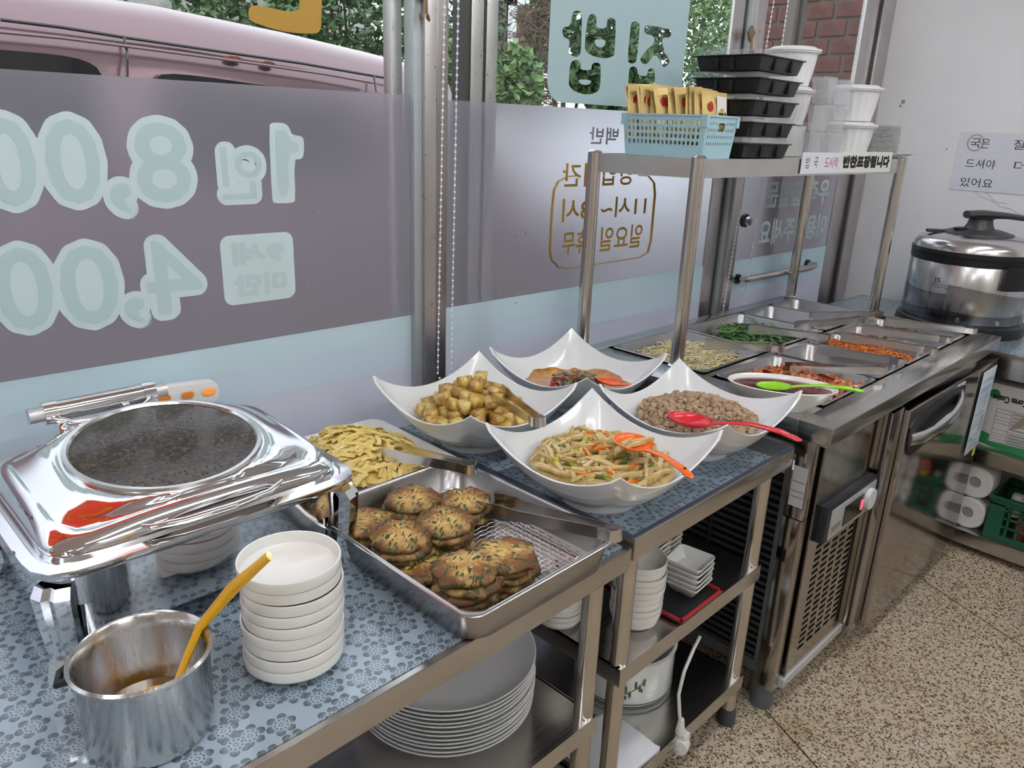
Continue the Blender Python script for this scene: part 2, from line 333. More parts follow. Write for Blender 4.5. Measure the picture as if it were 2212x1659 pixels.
# mirrored lettering: u runs towards -x so it reads right way round from the street
def mir(y): return lambda u, v, k=0: (-u, y-k, v)
def pbox(px0, py0, px1, py1, y):     # picture box -> (u0,v0,u1,v1) of mirrored lettering on the plane y
    a = at_y(px1, (py0+py1)/2, y); b = at_y(px0, (py0+py1)/2, y); t = at_y((px0+px1)/2, py0, y); q = at_y((px0+px1)/2, py1, y)
    return (-a.x, q.z, -b.x, t.z)
yL = WY-.0012
def zo(l): return [(-at_y(x/2.212,y/2.212,WY).x, at_y(x/2.212,y/2.212,WY).z) for x, y in smooth_poly(l,1)]
cutout('letter_outline', [zo([(1283,600),(1300,585),(1360,588),(1382,610),(1392,644),(1440,650),(1452,670),(1450,745),(1435,762),(1403,762),(1411,955),(1400,970),(1310,972),(1298,955)])], LET1, w1, mir(yL)); cutout('letter', [zo([(1313,625),(1325,620),(1366,622),(1380,655),(1398,680),(1426,682),(1426,730),(1373,732),(1381,938),(1326,942)])], LET2, w1, mir(yL-.0006))
for ch, bx in (('인',(464,306,577,442)),('8',(274,248,424,452)),(',',(222,380,300,476)),('0',(80,240,232,456)),('0',(-60,236,94,462)),('0',(-205,232,-48,468))):
    b_ = pbox(*bx, WY); g = (b_[3]-b_[1])*(.12 if ch != '인' else .14)
    if ch == ',': g = .02
    writing('letter_outline', ch, LET1, w1, mir(yL), b_, g, ch != ',', 24)
    i_ = g*.62; writing('letter', ch, LET2, w1, mir(yL-.0006), (b_[0]+i_, b_[1]+i_, b_[2]-i_, b_[3]-i_), g*(.14 if ch not in '인,' else .10), False, 12)
for ch, bx in (('4',(300,504,446,690)),(',',(255,628,328,712)),('0',(112,514,270,716)),('0',(-30,518,130,728)),('0',(-170,524,-8,740))):
    b_ = pbox(*bx, WY); g = (b_[3]-b_[1])*.11 if ch != ',' else .02
    writing('letter_outline', ch, LET1, w1, mir(yL), b_, g, ch != ',', 24)
    i_ = g*.62; writing('letter', ch, LET2, w1, mir(yL-.0006), (b_[0]+i_, b_[1]+i_, b_[2]-i_, b_[3]-i_), g*(.14 if ch != ',' else .10), False, 12)
# age badge
ba = [at_y(470,505,WY), at_y(634,492,WY), at_y(640,648,WY), at_y(484,668,WY)]
cx, cz = sum(p.x for p in ba)/4, sum(p.z for p in ba)/4; bw, bh = .165, .148
cutout('badge', [[(-(cx+x), cz+z) for x, z in rrect(bw, bh, .02)]], LET1, w1, mir(yL))
writing('letter', '9세', LET3, w1, mir(yL-.0006), (-(cx+bw*.38), cz+.008, -(cx-bw*.36), cz+bh*.40), .004)
writing('letter', '미만', LET3, w1, mir(yL-.0006), (-(cx+bw*.38), cz-bh*.40, -(cx-bw*.36), cz-.008), .004)
# ochre letter at the top of the first window
P = [(537,13),(536,40),(545,48),(600,66),(640,72),(682,73),(691,67),(694,52),(696,-60),(560,-75),(556,-30),(646,-8),(646,30),(560,12)]
cutout('ochre_letter', [[(-at_y(px,py,WY).x, at_y(px,py,WY).z) for px, py in smooth_poly(P, 1)]], GOLD, w1, mir(yL))
# blue panel with the shop word cut out of it (clear glass shows through)
def zp(l): return [(1000+x/3.687, y/3.687) for x, y in l]
letters = [
 [(875,95),(900,84),(935,92),(946,120),(938,420),(915,452),(880,452),(845,430),(838,400),(848,312),(810,305),(790,275),(788,240),(800,215),(850,210),(868,120)],
 [(1000,125),(1025,110),(1052,118),(1062,145),(1056,225),(1140,228),(1145,160),(1165,140),(1195,145),(1216,170),(1205,430),(1185,455),(1110,468),(1010,440),(970,400),(966,360),(985,180)],
 [(862,490),(895,475),(925,485),(935,510),(930,556),(1020,560),(1022,515),(1045,498),(1080,500),(1096,525),(1090,700),(1060,740),(980,756),(890,732),(845,690),(838,660),(848,530)],
 [(1340,180),(1370,170),(1400,182),(1406,215),(1382,480),(1360,506),(1325,504),(1306,480),(1332,215)],
 [(1445,205),(1470,200),(1630,228),(1655,245),(1652,300),(1590,298),(1578,350),(1640,480),(1642,505),(1605,538),(1585,530),(1530,420),(1470,505),(1440,513),(1412,490),(1410,460),(1470,385),(1520,350),(1522,285),(1440,268)],
 [(1330,535),(1360,527),(1385,545),(1390,600),(1465,608),(1468,560),(1490,543),(1515,548),(1526,575),(1520,760),(1490,820),(1410,835),(1340,805),(1308,745),(1320,565)]]
isl = [[(1048,312),(1136,316),(1130,360),(1100,382),(1062,372),(1046,345)], [(916,630),(1020,637),(1012,668),(965,680),(925,662)], [(1368,676),(1462,682),(1455,722),(1410,735),(1372,712)]]
Y2 = WY+.012
def wp(l, it=1): return [(-at_y(px,py,Y2).x, at_y(px,py,Y2).z) for px, py in smooth_poly(zp(l), it)]
pa, pb = at_y(1183,190,Y2), at_y(1466,228,Y2)
panel = [(-x, z) for x, z in rrect(pb.x-pa.x+.01, 2.05-1.560, .06, 5, (pa.x+pb.x)/2, (2.05+1.560)/2)]
PANELF = film_mat('panel_film', (.40,.53,.55), (.30,.0))
cutout('shop_panel', [panel]+[wp(l) for l in letters], PANELF, w2, mir(Y2-.0015))
cutout('shop_panel_inset', [wp(l) for l in isl], PANELF, w2, mir(Y2-.0015))
# ochre opening-hours box on the second window
def zq(l): return [(-at_y(px,py,Y2).x, at_y(px,py,Y2).z) for px, py in l]
fr_ = [(1245,380),(1225,381),(1205,392),(1196,410),(1192,450),(1187,540),(1190,560),(1205,576),(1225,579),(1380,556),(1398,545),(1405,520),(1414,420),(1412,395),(1400,380),(1380,379)]
MB().tube([(-u, Y2-.001, v) for u, v in zq(fr_)], .0055, 6, flat=.3).build('hours_frame', GOLD, w2)
for body, bx, g in (('영업시간',(1215,352,1370,402),.0012),('11시~',(1298,424,1395,468),.0012),('8시',(1214,428,1275,478),.0012),('일요일',(1296,487,1386,538),.0012),('휴무',(1214,498,1270,548),.0012)):
    writing('hours_letters', body, GOLD, w2, mir(Y2-.0012), pbox(*bx, Y2), g, False, 8)
writing('menu_letters', '백반', GREYV, w2, mir(Y2-.0012), pbox(1273,275,1335,312,Y2), .001, False, 8)
for body, bx in (('우측 출입문',(1655,388,1790,445)),('이용해주세요',(1640,468,1782,522))): writing('door_letters', body, LET1, d1, mir(Y2-.0012), pbox(*bx, Y2), .003, False, 8)
# dirt specks on the film
for px, py, r in ((677,460,.004),(660,478,.004),(718,472,.003),(663,622,.011),(730,491,.002),(1078,636,.004),(1114,655,.003),(1135,502,.004),(1113,510,.003)):
    MB().sphere(at_y(px,py,WY-.0005), r, sq=(.7,.12,1)).build('dirt_speck', mat('dirt', (.25,.22,.25), .9), w1 if px < 900 else w2)
# door handle and lock
hp = [at_y(1590,602,Y2), at_y(1592,602,Y2-.05), at_y(1612,604,Y2-.055), at_y(1750,578,Y2-.055), at_y(1760,573,Y2-.045), at_y(1741,570,Y2)]
MB().tube(hp, .0135, 12).build('door_handle', STEEL_V, d1)
for p in (hp[0], hp[-1]): MB().cyl(p+Vector((0,-.012,0)), p+Vector((0,.002,0)), .02).build('handle_washer', BLACK, d1)
lp = at_y(1606,476,Y2); MB().cyl(lp+Vector((0,-.012,0)), lp, .026).build('lock_washer', BLACK, d1); MB().cyl(lp+Vector((0,-.03,0)), lp+Vector((0,-.012,0)), .017).build('lock', CHROME, d1)
# wall hooks hanging on the posts
def hook(px, py, y, label):
    p = at_y(px,py,y); t = thing('wall_hook', label, 'hook', p); br = mat('brown_hook', (.22,.15,.085), .45, .3)
    MB().prism([(0,.034),(.024,.010),(.0,-.020),(-.024,.010)], -.004, .004, Matrix.Rotation(pi/2,4,'X')).build('plate', br, t, bevel=.002)
    for s in (0,-.022): MB().tube([(s*.2+.002,-.006,-.008),(s*.3+.002,-.008,-.035),(s*.6+.002,-.010,-.052),(s+.002,-.016,-.056),(s-.004,-.020,-.046)], .0032, 8).build('prong', br, t)
hook(1622,78,1.556,'brown plastic hook stuck on the steel post beside the door')
hook(916,-14,1.548,'brown plastic hook high on the post between the windows')
# bead chains of the blinds
bead = MB()
BEADM = mat('bead_clear', (.80,.80,.80), .15, coat=.5)
def chain(strands, label):
    b0 = strands[0]; t = thing('blind_chain', label, 'chain', b0[1])
    for a, b in strands:
        mb = MB(); d = b-a; n = int(d.length/.0155)
        for i in range(n+1): mb.sphere(a+d*(i/n)-b0[1], .0036, 6, 5)
        mb.tube([a-b0[1], b-b0[1]], .0011, 4); q = mb.build('bead_strand', BEADM, t); q['kind'] = 'stuff'
    d = (strands[1][1]-strands[0][1]); r = d.length/2; mb = MB(); n = max(4, int(pi*r/.0155))
    for i in range(1, n): mb.sphere(d*.5-d*(.5*cos(pi*i/n))-Vector((0,0,r*sin(pi*i/n))), .0036, 6, 5)
    q = mb.build('bead_loop', BEADM, t); q['kind'] = 'stuff'
def strand(px0, py0, px1, py1, y):
    a, b = at_y(px0,py0,y), at_y(px1,py1,y); k = (2.1-a.z)/(a.z-b.z); return (a+(a-b)*k, b)
chain([strand(960.5,0,945.5,806,1.50), strand(990,0,974.5,797,1.50)], 'white beaded blind chain hanging before the post between the windows')
def strand2(x, y, z0): return (Vector((x+.02,y,2.1)), Vector((x,y,z0)))
s1 = (at_y(1672,0,1.535), at_y(1561,678,1.535)); s2 = (at_y(1703,0,1.535), at_y(1606,672,1.535))
chain([(s1[0]+(s1[0]-s1[1])*.15, s1[1]), (s2[0]+(s2[0]-s2[1])*.15, s2[1])], 'white beaded blind chain hanging in front of the glass door')
# ================================================================== OUTSIDE
struct(MB().box((-8,1.68,-.25),(16,16,-.15)).build('ground_outside', mat('asphalt', (.16,.16,.165), .9, bump=(80.,.4,.01)), smooth=0))
# van
VANP = mat('van_paint', (.25,.155,.175), .25, .45, coat=.7); VDK = mat('van_glass', (.012,.012,.016), .06, coat=.5)
vy = 3.0
van = thing('van', 'old mauve van parked outside behind the frosted window', 'van', (1.2,vy,-.15))
def vprof(dx):      # side profile (y,z) of the body at distance dx along the van, heights measured off the picture
    zg = 1.745 if dx < 1.0 else 1.745-.055*(dx-1.0)-.028*(dx-1.0)**2      # gutter height
    return zg
def vring(x, k=1.):
    zg = vprof(x)+.15; h_ = .16*k
    p = [(.02,.32),(.0,.75),(.0,1.1),(.045,1.45),(.09,zg-.10),(.105,zg-.02),(.12,zg),(.15,zg+h_*.45),(.26,zg+h_*.85),(.5,zg+h_*1.05),(.85,zg+h_*1.15)]
    p += [(1.7-y, z) for y, z in reversed(p)]
    return [(x-1.2, y, z) for y, z in p]
xs = [-2.2,-1.,0.,.6,1.2,1.7,2.1,2.5]
MB().loft([vring(x) for x in xs]+[[(2.75-1.2,y,min(z,1.45)) for _,y,z in vring(2.5)], [(3.4-1.2,y+(.06 if y<.8 else -.06),min(z,1.05)) for _,y,z in vring(2.5)], [(3.55-1.2,y+(.1 if y<.8 else -.1),min(z,.75)) for _,y,z in vring(2.5)]]).build('body', VANP, van, smooth=50)
def vline(pl, r, nm, m, off=-.004):
    MB().tube([Vector(at_y(px,py,vy+dy))-Vector((1.2,vy,-.15))+Vector((0,off,0)) for px,py,dy in pl], r, 6).build(nm, m, van)
gy = .10
vline([(0,43,gy),(130,59,gy),(267,81,gy),(450,108,gy),(650,137,gy),(863,174,gy)], .006, 'gutter_seam', VDK)
vline([(267,81,gy-.01),(273,110,gy-.03),(274,165,gy-.06)], .0045, 'door_seam', VDK); vline([(807,165,gy-.01),(812,199,gy-.04)], .0045, 'door_seam', VDK)
vline([(-40,66,.07),(130,82,.07),(270,100,.07),(480,128,.07),(700,160,.07),(800,178,.07)], .006, 'crease', mat('van_crease', (.26,.165,.18), .3, .3, coat=.6), -.006)
def vpane(pts, nm):
    cs = [Vector(at_y(px,py,vy+.05))-Vector((1.2,vy,-.15)) for px,py in pts]
    MB().loft([[tuple(c+Vector((0,-.012+(c.z-1.5)*-.02,0))) for c in cs], [tuple(c+Vector((0,.03,0))) for c in cs]]).build(nm, VDK, van, smooth=0)
vpane(smooth_poly([(-120,98),(0,108),(120,118),(180,130),(215,152),(230,210),(232,420),(-120,420)],1), 'side_window')
vpane(smooth_poly([(330,185),(334,170),(350,158),(430,164),(560,184),(720,200),(790,214),(800,300),(795,440),(330,430)],1), 'side_window')
for px, py, sx in ((505,128,1.2),(580,139,1.0)):
    p = Vector(at_y(px,py,vy+.088))-Vector((1.2,vy,-.15)); MB().sphere(p, .03, 10, 6, sq=(sx,.25,.45)).build('rust_patch', mat('rust', (.28,.085,.04), .85, bump=(120.,.6,.004), var=(60., (.16,.05,.03), .4,.6)), van)
for x, y in ((-1.4,.1),(2.6,.1),(-1.4,1.6),(2.6,1.6)): MB().cyl((x-1.2,y-.1,.32),(x-1.2,y+.1,.32),.32,n=24).build('wheel', RUBBER, van)
# greenery
LEAF = [mat('leaf_a', (.15,.26,.11), .45, var=(9.,(.07,.15,.06),.35,.65)), mat('leaf_b', (.24,.36,.14), .5, var=(9.,(.12,.22,.09),.35,.65)), mat('leaf_c', (.14,.23,.15), .45, var=(9.,(.07,.13,.08),.35,.65))]
BARK = mat('bark', (.10,.075,.055), .9); DRY = mat('dry_twigs', (.20,.145,.115), .9)
def leafy(name, label, c, rad, n, ls, m, seed, stem_h=0., group='shrubs outside', shell=.55):
    rnd = random.Random(seed); t = thing(name, label, 'shrub' if stem_h < .8 else 'tree', (c[0],c[1],-.15), 0, group)
    vs, fs = [], []
    for _ in range(n):
        while True:
            u = Vector((rnd.uniform(-1,1),rnd.uniform(-1,1),rnd.uniform(-1,1)))
            if shell**2 < u.length_squared < 1: break
        q = u.normalized(); lump = 1+.22*noise.noise(q*2.2+Vector((seed,0,0)))
        p = Vector((u.x*rad[0]*lump, u.y*rad[1]*lump, c[2]+.15+u.z*rad[2]*lump))
        a = Vector((rnd.gauss(0,1),rnd.gauss(0,1)-.3,rnd.gauss(0,.6)-.3)).normalized(); b = a.cross(Vector((rnd.gauss(0,1),rnd.gauss(0,1),rnd.gauss(0,1)+.8))).normalized(); s = ls*rnd.uniform(.7,1.3)
        k = len(vs); nn = a.cross(b)*s*.12; vs += [p-a*s*.5, p+b*s*.28+nn, p+a*s*.5, p-b*s*.28+nn]; fs.append((k,k+1,k+2,k+3))
    me = bpy.data.meshes.new('foliage'); me.from_pydata(vs, [], fs); q = link('foliage', me, m, t, 0); q['kind'] = 'stuff'
    mb = MB()
    for k in range(5):
        a = rnd.uniform(0,6.28); mb.tube([(0,0,0),(rad[0]*.15*cos(a),rad[1]*.15*sin(a),(c[2]+.15)*.6),(rad[0]*.6*cos(a),rad[1]*.6*sin(a),c[2]+.15+rad[2]*rnd.uniform(0,.6))], [.03+.02*(stem_h>.8),.02,.006], 6)
    mb.build('stem', BARK, t); return t
def G(px, py, y): return at_y(px,py,y)
shr = [  # px, py, y, radii, leaves, leaf size, material, label
 (770,10,5.6,(.75,.4,.55),2600,.085,0,'dense green bush above the van roof at its bonnet end'),
 (560,0,6.2,(.7,.4,.45),1800,.08,0,'dark green bush behind the roof of the van'),
 (1000,60,5.4,(.36,.4,.55),1500,.075,2,'bluish green bush below the pale block wall'),
 (985,160,4.7,(.38,.3,.34),1100,.095,1,'light green broad-leaved bush by the van bonnet'),
 (1115,190,4.3,(.20,.2,.30),600,.085,1,'light green shrub rising beside the window stile'),
 (1230,60,4.9,(.34,.35,.55),1500,.10,0,'dark leafy shrub behind the cut-out shop word'),
 (1330,150,4.7,(.40,.35,.42),1500,.11,0,'broad-leaved shrub low behind the shop panel'),
 (1390,60,6.6,(.60,.4,.9),2300,.10,2,'thin tree with sky gleaming through its leaves'),
 (1550,60,6.0,(.78,.4,1.0),3900,.09,1,'feathery pale green tree beside the door post'),
 (1560,170,5.2,(.42,.3,.35),900,.08,2,'low green hedge behind the lunch boxes')]
for k, (px,py,y,rad,n,ls,mi,lb) in enumerate(shr):
    c = G(px,py,y); leafy('leafy_tree' if rad[2] > .8 else 'leafy_bush', lb, c, rad, n, ls, LEAF[mi], 20+k, 1. if rad[2] > .8 else 0., 'shrubs and trees outside', .3 if rad[2] > .8 else .55)
for k, (x, y, lb) in enumerate(((-1.2,6.3,'unseen green hedge added behind the middle of the van'),(-3.4,6.2,'unseen green hedge added behind the tail of the van'),(-5.6,6.4,'unseen green hedge added farther along the street than the van'))):
    leafy('unseen_hedge', lb, Vector((x,y,2.3)), (1.25,.5,1.5), 2600, .13, LEAF[k % 3], 60+k, 0., 'unseen added hedges along the street', .6)  # unseen hedges, added to block bright sky reflected in the window posts
# dried conifer
c = G(1160,120,4.5); t = thing('dead_conifer', 'brown dried-up conifer standing between the green shrubs', 'tree', (c.x,c.y,-.15)); rnd = random.Random(3); mb = MB()
for k in range(260):
    z = rnd.uniform(1.5,2.75); a = rnd.uniform(0,6.28); L_ = rnd.uniform(.10,.30)*(1.15-.35*(z-1.5)/1.2); p = Vector((.03*cos(a),.03*sin(a),z)); e = p+Vector((cos(a)*L_,sin(a)*L_,rnd.uniform(-.08,.06)))
    mb.tube([p,e], [.006,.002], 4)
    for j in range(6):
        s = p.lerp(e, rnd.uniform(.2,1)); mb.tube([s, s+Vector((rnd.gauss(0,.05),rnd.gauss(0,.05),rnd.gauss(-.02,.05)))], [.0035,.001], 3)
q = mb.build('twigs', DRY, t); q['kind'] = 'stuff'; MB().tube([(0,0,0),(.01,0,1.5),(0,0,2.75)], [.05,.03,.008], 8).build('trunk', BARK, t)
# pale block wall and the house behind the bushes
bw = thing('block_wall', 'pale stone block wall behind the garden bushes', 'wall', (1.6,7.0,-.15)); BLK = mat('pale_block', (.58,.56,.50), .9, bump=(25.,.5,.02), var=(6.,(.44,.43,.39),.4,.7))
MB().box((-3.4,.03,0),(3.0,.3,3.4)).build('core', mat('mortar_grey', (.26,.25,.22), .9), bw, smooth=0)
bs = MB().box((0,0,0),(.34,.06,.145)).build('block', BLK, bw, bevel=.012); first = True; rnd = random.Random(5)
for r in range(8):
    for k in range(17):
        L3 = (-3.35+k*.37+(r % 2)*.18, rnd.uniform(-.02,.01), 2.05+r*.165)
        if first: bs.location = L3; first = False
        else: q = bs.copy(); COL.objects.link(q); q.location = L3
hs = thing('garden_house', 'house with a white framed doorway behind the dead conifer', 'house', (3.3,6.4,-.15)); pa = G(1098,10,6.4)
MB().box((pa.x-3.3,.0,.2),(pa.x-3.3+.55,.2,2.9)).build('wall', mat('house_wall', (.20,.135,.09), .9, bump=(14.,.4,.02)), hs, smooth=0)
MB().box((pa.x-3.3,-.06,.2),(pa.x-3.3+.07,.02,2.86)).build('frame', mat('white_frame', (.75,.76,.78), .5), hs); MB().box((pa.x-3.3,-.06,2.80),(pa.x-3.3+.6,.02,2.87)).build('frame', mat('white_frame'), hs)
# red brick side wall outside the door
bk = thing('brick_wall', 'red brick wall of the house outside the glass door', 'wall', (4.5,.85,-.15)); MORT = mat('brick_mortar', (.17,.145,.13), .95)
MB().box((.012,0,0),(.25,1.92,3.2)).build('mortar_bed', MORT, bk, smooth=0)
BRK = mat('red_brick', (.19,.078,.062), .9, bump=(90.,.6,.006), var=(14.,(.13,.055,.048),.4,.65)); br0 = MB().box((0,0,0),(.03,.148,.078)).build('brick', BRK, bk, bevel=.003); first = True
for r in range(34):
    for k in range(-1,11):
        y = .02+k*.172+(r % 2)*.086
        if y < .55 or y > 1.77 or r < 14: continue
        L3 = (rnd.uniform(-.004,.003), y, .02+r*.094)
        if first: br0.location = L3; first = False
        else: q = br0.copy(); COL.objects.link(q); q.location = L3
# ================================================================== TABLES
TH = .0396
def tube_leg(parent, x, y, z0, z1, r=.019, foot=True):
    l = MB().cyl((x,y,z0+.03),(x,y,z1),r,n=20).build('leg', STEEL_V, parent)
    if foot: MB().lathe([(r*.95,0),(r*1.25,.004),(r*1.25,.032),(r*1.1,.036),(r*1.1,.05),(r*.9,.05)],18,c=(x,y,z0)).build('rubber_foot', RUBBER, l)
def prep_table(label, loc, L_, D_, H, shelves, th):
    t = thing('prep_table', label, 'table', (*loc,0), th)
    MB().box((0,0,H-.045),(L_,D_,H)).build('table_top', STEEL, t, bevel=.003)
    for x in (.05, L_-.045):
        for y in (.045, D_-.045): tube_leg(t, x, y, 0, H-.045)
    for z in shelves:
        MB().box((.03,.028,z-.006),(L_-.03,D_-.028,z)).build('shelf', STEEL, t)
        for a, b in (((.03,.024,z-.04),(L_-.028,.030,z+.002)),((.03,D_-.03,z-.04),(L_-.028,D_-.024,z+.002)),((.03,.03,z-.04),(.036,D_-.03,z)),((L_-.034,.03,z-.04),(L_-.028,D_-.03,z))):
            MB().box(a,b).build('shelf_edge', STEEL, t)
    return t
T1Z, T2Z = .79, .80
ux = Vector((cos(TH),sin(TH),0)); uy = Vector((-sin(TH),cos(TH),0))
c1 = Vector((.992,.714,0)); L1 = 1.75; prep_table('stainless steel prep table carrying the chafing dish', (c1-ux*L1)[:2], L1, .715, T1Z, (.42,), TH)
c2 = Vector((1.003,.717,0)); L2 = .632; prep_table('stainless steel prep table carrying the four square bowls', c2[:2], L2, .70, T2Z, (.155,.485), TH)
def on(c, a, b, z=0): return c+ux*a+uy*b+Vector((0,0,z))
# floral cloths under a clear sheet
def cloth(label, c, x0, x1, y0, y1, z):
    t = thing('table_cover', label, 'tablecloth', on(c,0,0,z), TH)
    MB().box((x0,y0,0),(x1,y1,.0015)).build('cloth', FLORAL, t, smooth=0)
    return t
cloth('blue floral cloth on the table with the chafing dish', c1, -L1+.01, -.012, .012, .70, T1Z+.0005)
t = cloth('blue floral cloth under the four square bowls', c2, .008, .54, .010, .69, T2Z+.0005)
MB().box((.0,.004,.0),(.628,.012,.0018)).build('edge_strip', mat('navy_vinyl', (.05,.06,.10), .25, coat=.5), t, smooth=0)
MB().box((.54,.012,.0),(.628,.69,.0018)).build('dark_sheet', mat('dark_sheet', (.05,.055,.065), .3, coat=.3), t, smooth=0)
MB().box((-.004,.004,0),(.008,.69,.0019)).build('edge_strip', mat('navy_vinyl'), t, smooth=0)
# ================================================================== FRIDGE COUNTER
FO = Vector((1.678,.68,0)); FT = .025; FZ = .855
FUX = Vector((cos(FT),sin(FT),0)); FUY = Vector((-sin(FT),cos(FT),0))
def fw(x, y, z=0): return FO+FUX*x+FUY*y+Vector((0,0,z))
fr = thing('fridge_counter', 'low stainless steel fridge with food pans sunk in its top', 'fridge', FO, FT)
DSTEEL = steel('fridge_steel', (.46,.435,.41), .13, (90,90,3), .03); FST = steel('fridge_top_steel', (.60,.59,.575), .20, (3,90,90), .04)
# top with a long opening for the pans
mb = MB(); ox0, ox1, oy0, oy1 = .125, 1.352, .082, .77
for lo, hi in (((0,0,FZ-.045),(1.36,oy0,FZ)),((0,oy1,FZ-.045),(1.36,.82,FZ)),((0,oy0,FZ-.045),(ox0,oy1,FZ)),((ox1,oy0,FZ-.045),(1.36,oy1,FZ))): mb.box(lo,hi)
mb.build('worktop', FST, fr, bevel=.002)
MB().box((.125,.405,FZ-.03),(1.352,.425,FZ-.002)).build('divider', FST, fr)
mb = MB(); mb.box((.03,.05,.12),(1.33,.80,.5)); mb.build('body', DSTEEL, fr)
mb = MB(); mb.box((.03,.77,.5),(1.33,.80,FZ-.045)); mb.box((1.30,.05,.5),(1.33,.77,FZ-.045)); mb.box((.03,.05,.5),(1.33,.07,FZ-.045)); mb.build('upper_body', DSTEEL, fr)
# louvred side panel
GR = mat('dark_grille', (.028,.030,.032), .4); MB().box((.022,.09,.14),(.03,.76,.70)).build('side_grille', mat('grille_back', (.006,.006,.007), .6), fr)
MB().box((.02,.05,.70),(.03,.80,FZ-.045)).build('side_panel', DSTEEL, fr)
s0 = None
for k in range(26):
    mx = Matrix.Translation((.016,.42,.155+k*.0207)) @ Matrix.Rotation(radians(25),4,'Y')
    if s0 is None: s0 = MB().box((-.005,-.325,-.004),(.005,.325,.004)).build('louvre', GR, fr); s0.matrix_local = mx
    else: q = s0.copy(); COL.objects.link(q); q.matrix_local = mx
for y in (.28,.52): MB().box((.006,y-.003,.15),(.012,y+.003,.69)).build('grille_rib', GR, fr)
MB().box((.008,.075,.12),(.03,.10,.72)).build('side_frame', mat('grey_frame', (.10,.105,.11), .4), fr); MB().box((.008,.10,.12),(.03,.77,.15)).build('side_frame', mat('grey_frame'), fr)
MB().box((.0,.035,.09),(.032,.085,.60)).build('corner_post', DSTEEL, fr, bevel=.002); MB().box((.0,.035,.602),(.032,.085,FZ-.045)).build('corner_post', DSTEEL, fr, bevel=.002)
# machine panel with vents
PX0, PX1, PZ0, PZ1, PY = .05, .405, .115, .795, .028
vw, gap = .045, .052; cols, rows = 5, 17
mb = MB(); vx = [PX0+.055+i*gap for i in range(cols)]; vz = [PZ0+.06+j*.0195 for j in range(rows)]
def slot(i, j): return (vx[i], vz[j]+i*.0)
xs_ = sorted({PX0, PX1}|{x for v in vx for x in (v, v+.036)}); zs_ = sorted({PZ0, PZ1}|{z for v in vz for z in (v, v+.0098)})
for a in range(len(xs_)-1):
    for b in range(len(zs_)-1):
        x, z = (xs_[a]+xs_[a+1])/2, (zs_[b]+zs_[b+1])/2
        if any(v < x < v+.036 for v in vx) and any(v < z < v+.0098 for v in vz): continue
        mb.box((xs_[a],PY,zs_[b]),(xs_[a+1],PY+.0015,zs_[b+1]))
mb.build('vent_panel', DSTEEL, fr, smooth=0); MB().box((PX0,PY+.012,PZ0),(PX1,PY+.02,PZ1)).build('vent_dark', mat('vent_dark', (.008,.008,.008), .8), fr, smooth=0)
for x in (PX0-.003, PX1): MB().box((x,PY-.002,PZ0),(x+.003,.05,PZ1)).build('panel_side', DSTEEL, fr)
for z in (PZ0-.025, PZ1-.005): 
    q = MB().box((PX0-.012,PY-.006,z),(PX1+.004,PY+.02,z+.026)).build('panel_bracket', mat('grey_bracket', (.52,.53,.53), .4, .3), fr, bevel=.002); MB().cyl((PX0-.002,PY-.009,z+.013),(PX0-.002,PY-.005,z+.013),.005,n=10).build('screw', CHROME, q)
# controller
ct = MB().box((.085,.006,.515),(.392,.03,.620)).build('controller', mat('controller_black', (.018,.02,.026), .3), fr, bevel=.006)
MB().box((.105,.0035,.523),(.386,.007,.607)).build('controller_face', mat('controller_face', (.50,.51,.52), .35, .4), ct, bevel=.001)
MB().box((.185,.0015,.535),(.305,.004,.592)).build('display', mat('display_black', (.006,.006,.008), .1), ct)
MB().box((.288,.0005,.548),(.302,.0016,.576)).build('display_light', mat('red_led', (.8,.05,.08), .4, emit=(1,.08,.12), es=1.6), ct)
mb = MB(); mb.cyl((.343,-.008,.565),(.343,.004,.565),.03,n=28); mb.box((.3405,-.011,.54),(.3455,-.007,.59)); mb.build('dial', mat('dial_grey', (.62,.67,.66), .4), ct)
writing('maker_name', 'WOOSUNG', mat('ink_dark', (.05,.05,.06), .6), ct, lambda u, v, k=0: (u, .0032-k, v), (.112,.545,.172,.558))
MB().box((.112,.0032,.540),(.160,.0036,.5415)).build('maker_line', mat('ink_dark'), ct, smooth=0)
# door with handle
DX0, DX1, DZ0, DZ1 = .50, 1.335, .07, .785
dr = MB().box((DX0,-.012,DZ0),(DX1,.03,DZ1)).build('door', DSTEEL, fr, bevel=.003)
MB().box((PX1+.006,.004,PZ0-.03),(DX0-.008,.05,PZ1)).build('door_jamb', DSTEEL, fr, bevel=.002)
for x in (PX1+.0045, DX0-.006): MB().cyl((x,.012,PZ0),(x,.012,PZ1),.004,n=8).build('door_gasket', BLACK, fr)
hw = []
for i in range(9):
    a = i/8; hw.append((DX0+.03+a*.42, -.012-.034*sin(pi*a)**.6, .735-.045*(1-a)**1.2-.012*sin(pi*a)))
h0 = MB().prism(smooth_poly([(DX0+.012,.775),(DX0+.48,.775),(DX0+.48,.735),(DX0+.28,.655),(DX0+.06,.63),(DX0+.012,.66)],2), .012, .017, Matrix.Rotation(pi/2,4,'X')).build('handle_recess', mat('handle_black', (.008,.008,.010), .4), dr)
mb = MB(); rings = []
for i, p in enumerate(hw):
    s = .0225-.004*abs(i-4)/4; rings.append([(p[0], p[1]+dy*.009, p[2]+dz*s) for dy, dz in ((-1,-.7),(-1,.7),(-.5,1),(.6,1),(1,.7),(1,-.7),(.6,-1),(-.5,-1))])
mb.loft(rings); mb.build('handle_bar', mat('handle_chrome', (.62,.62,.63), .14, 1.), dr, smooth=60)
q = MB().box((DX0+.40,-.0145,.745),(DX0+.475,-.012,.775)).build('size_sticker', mat('sticker_grey', (.55,.56,.58), .4), dr, smooth=0)
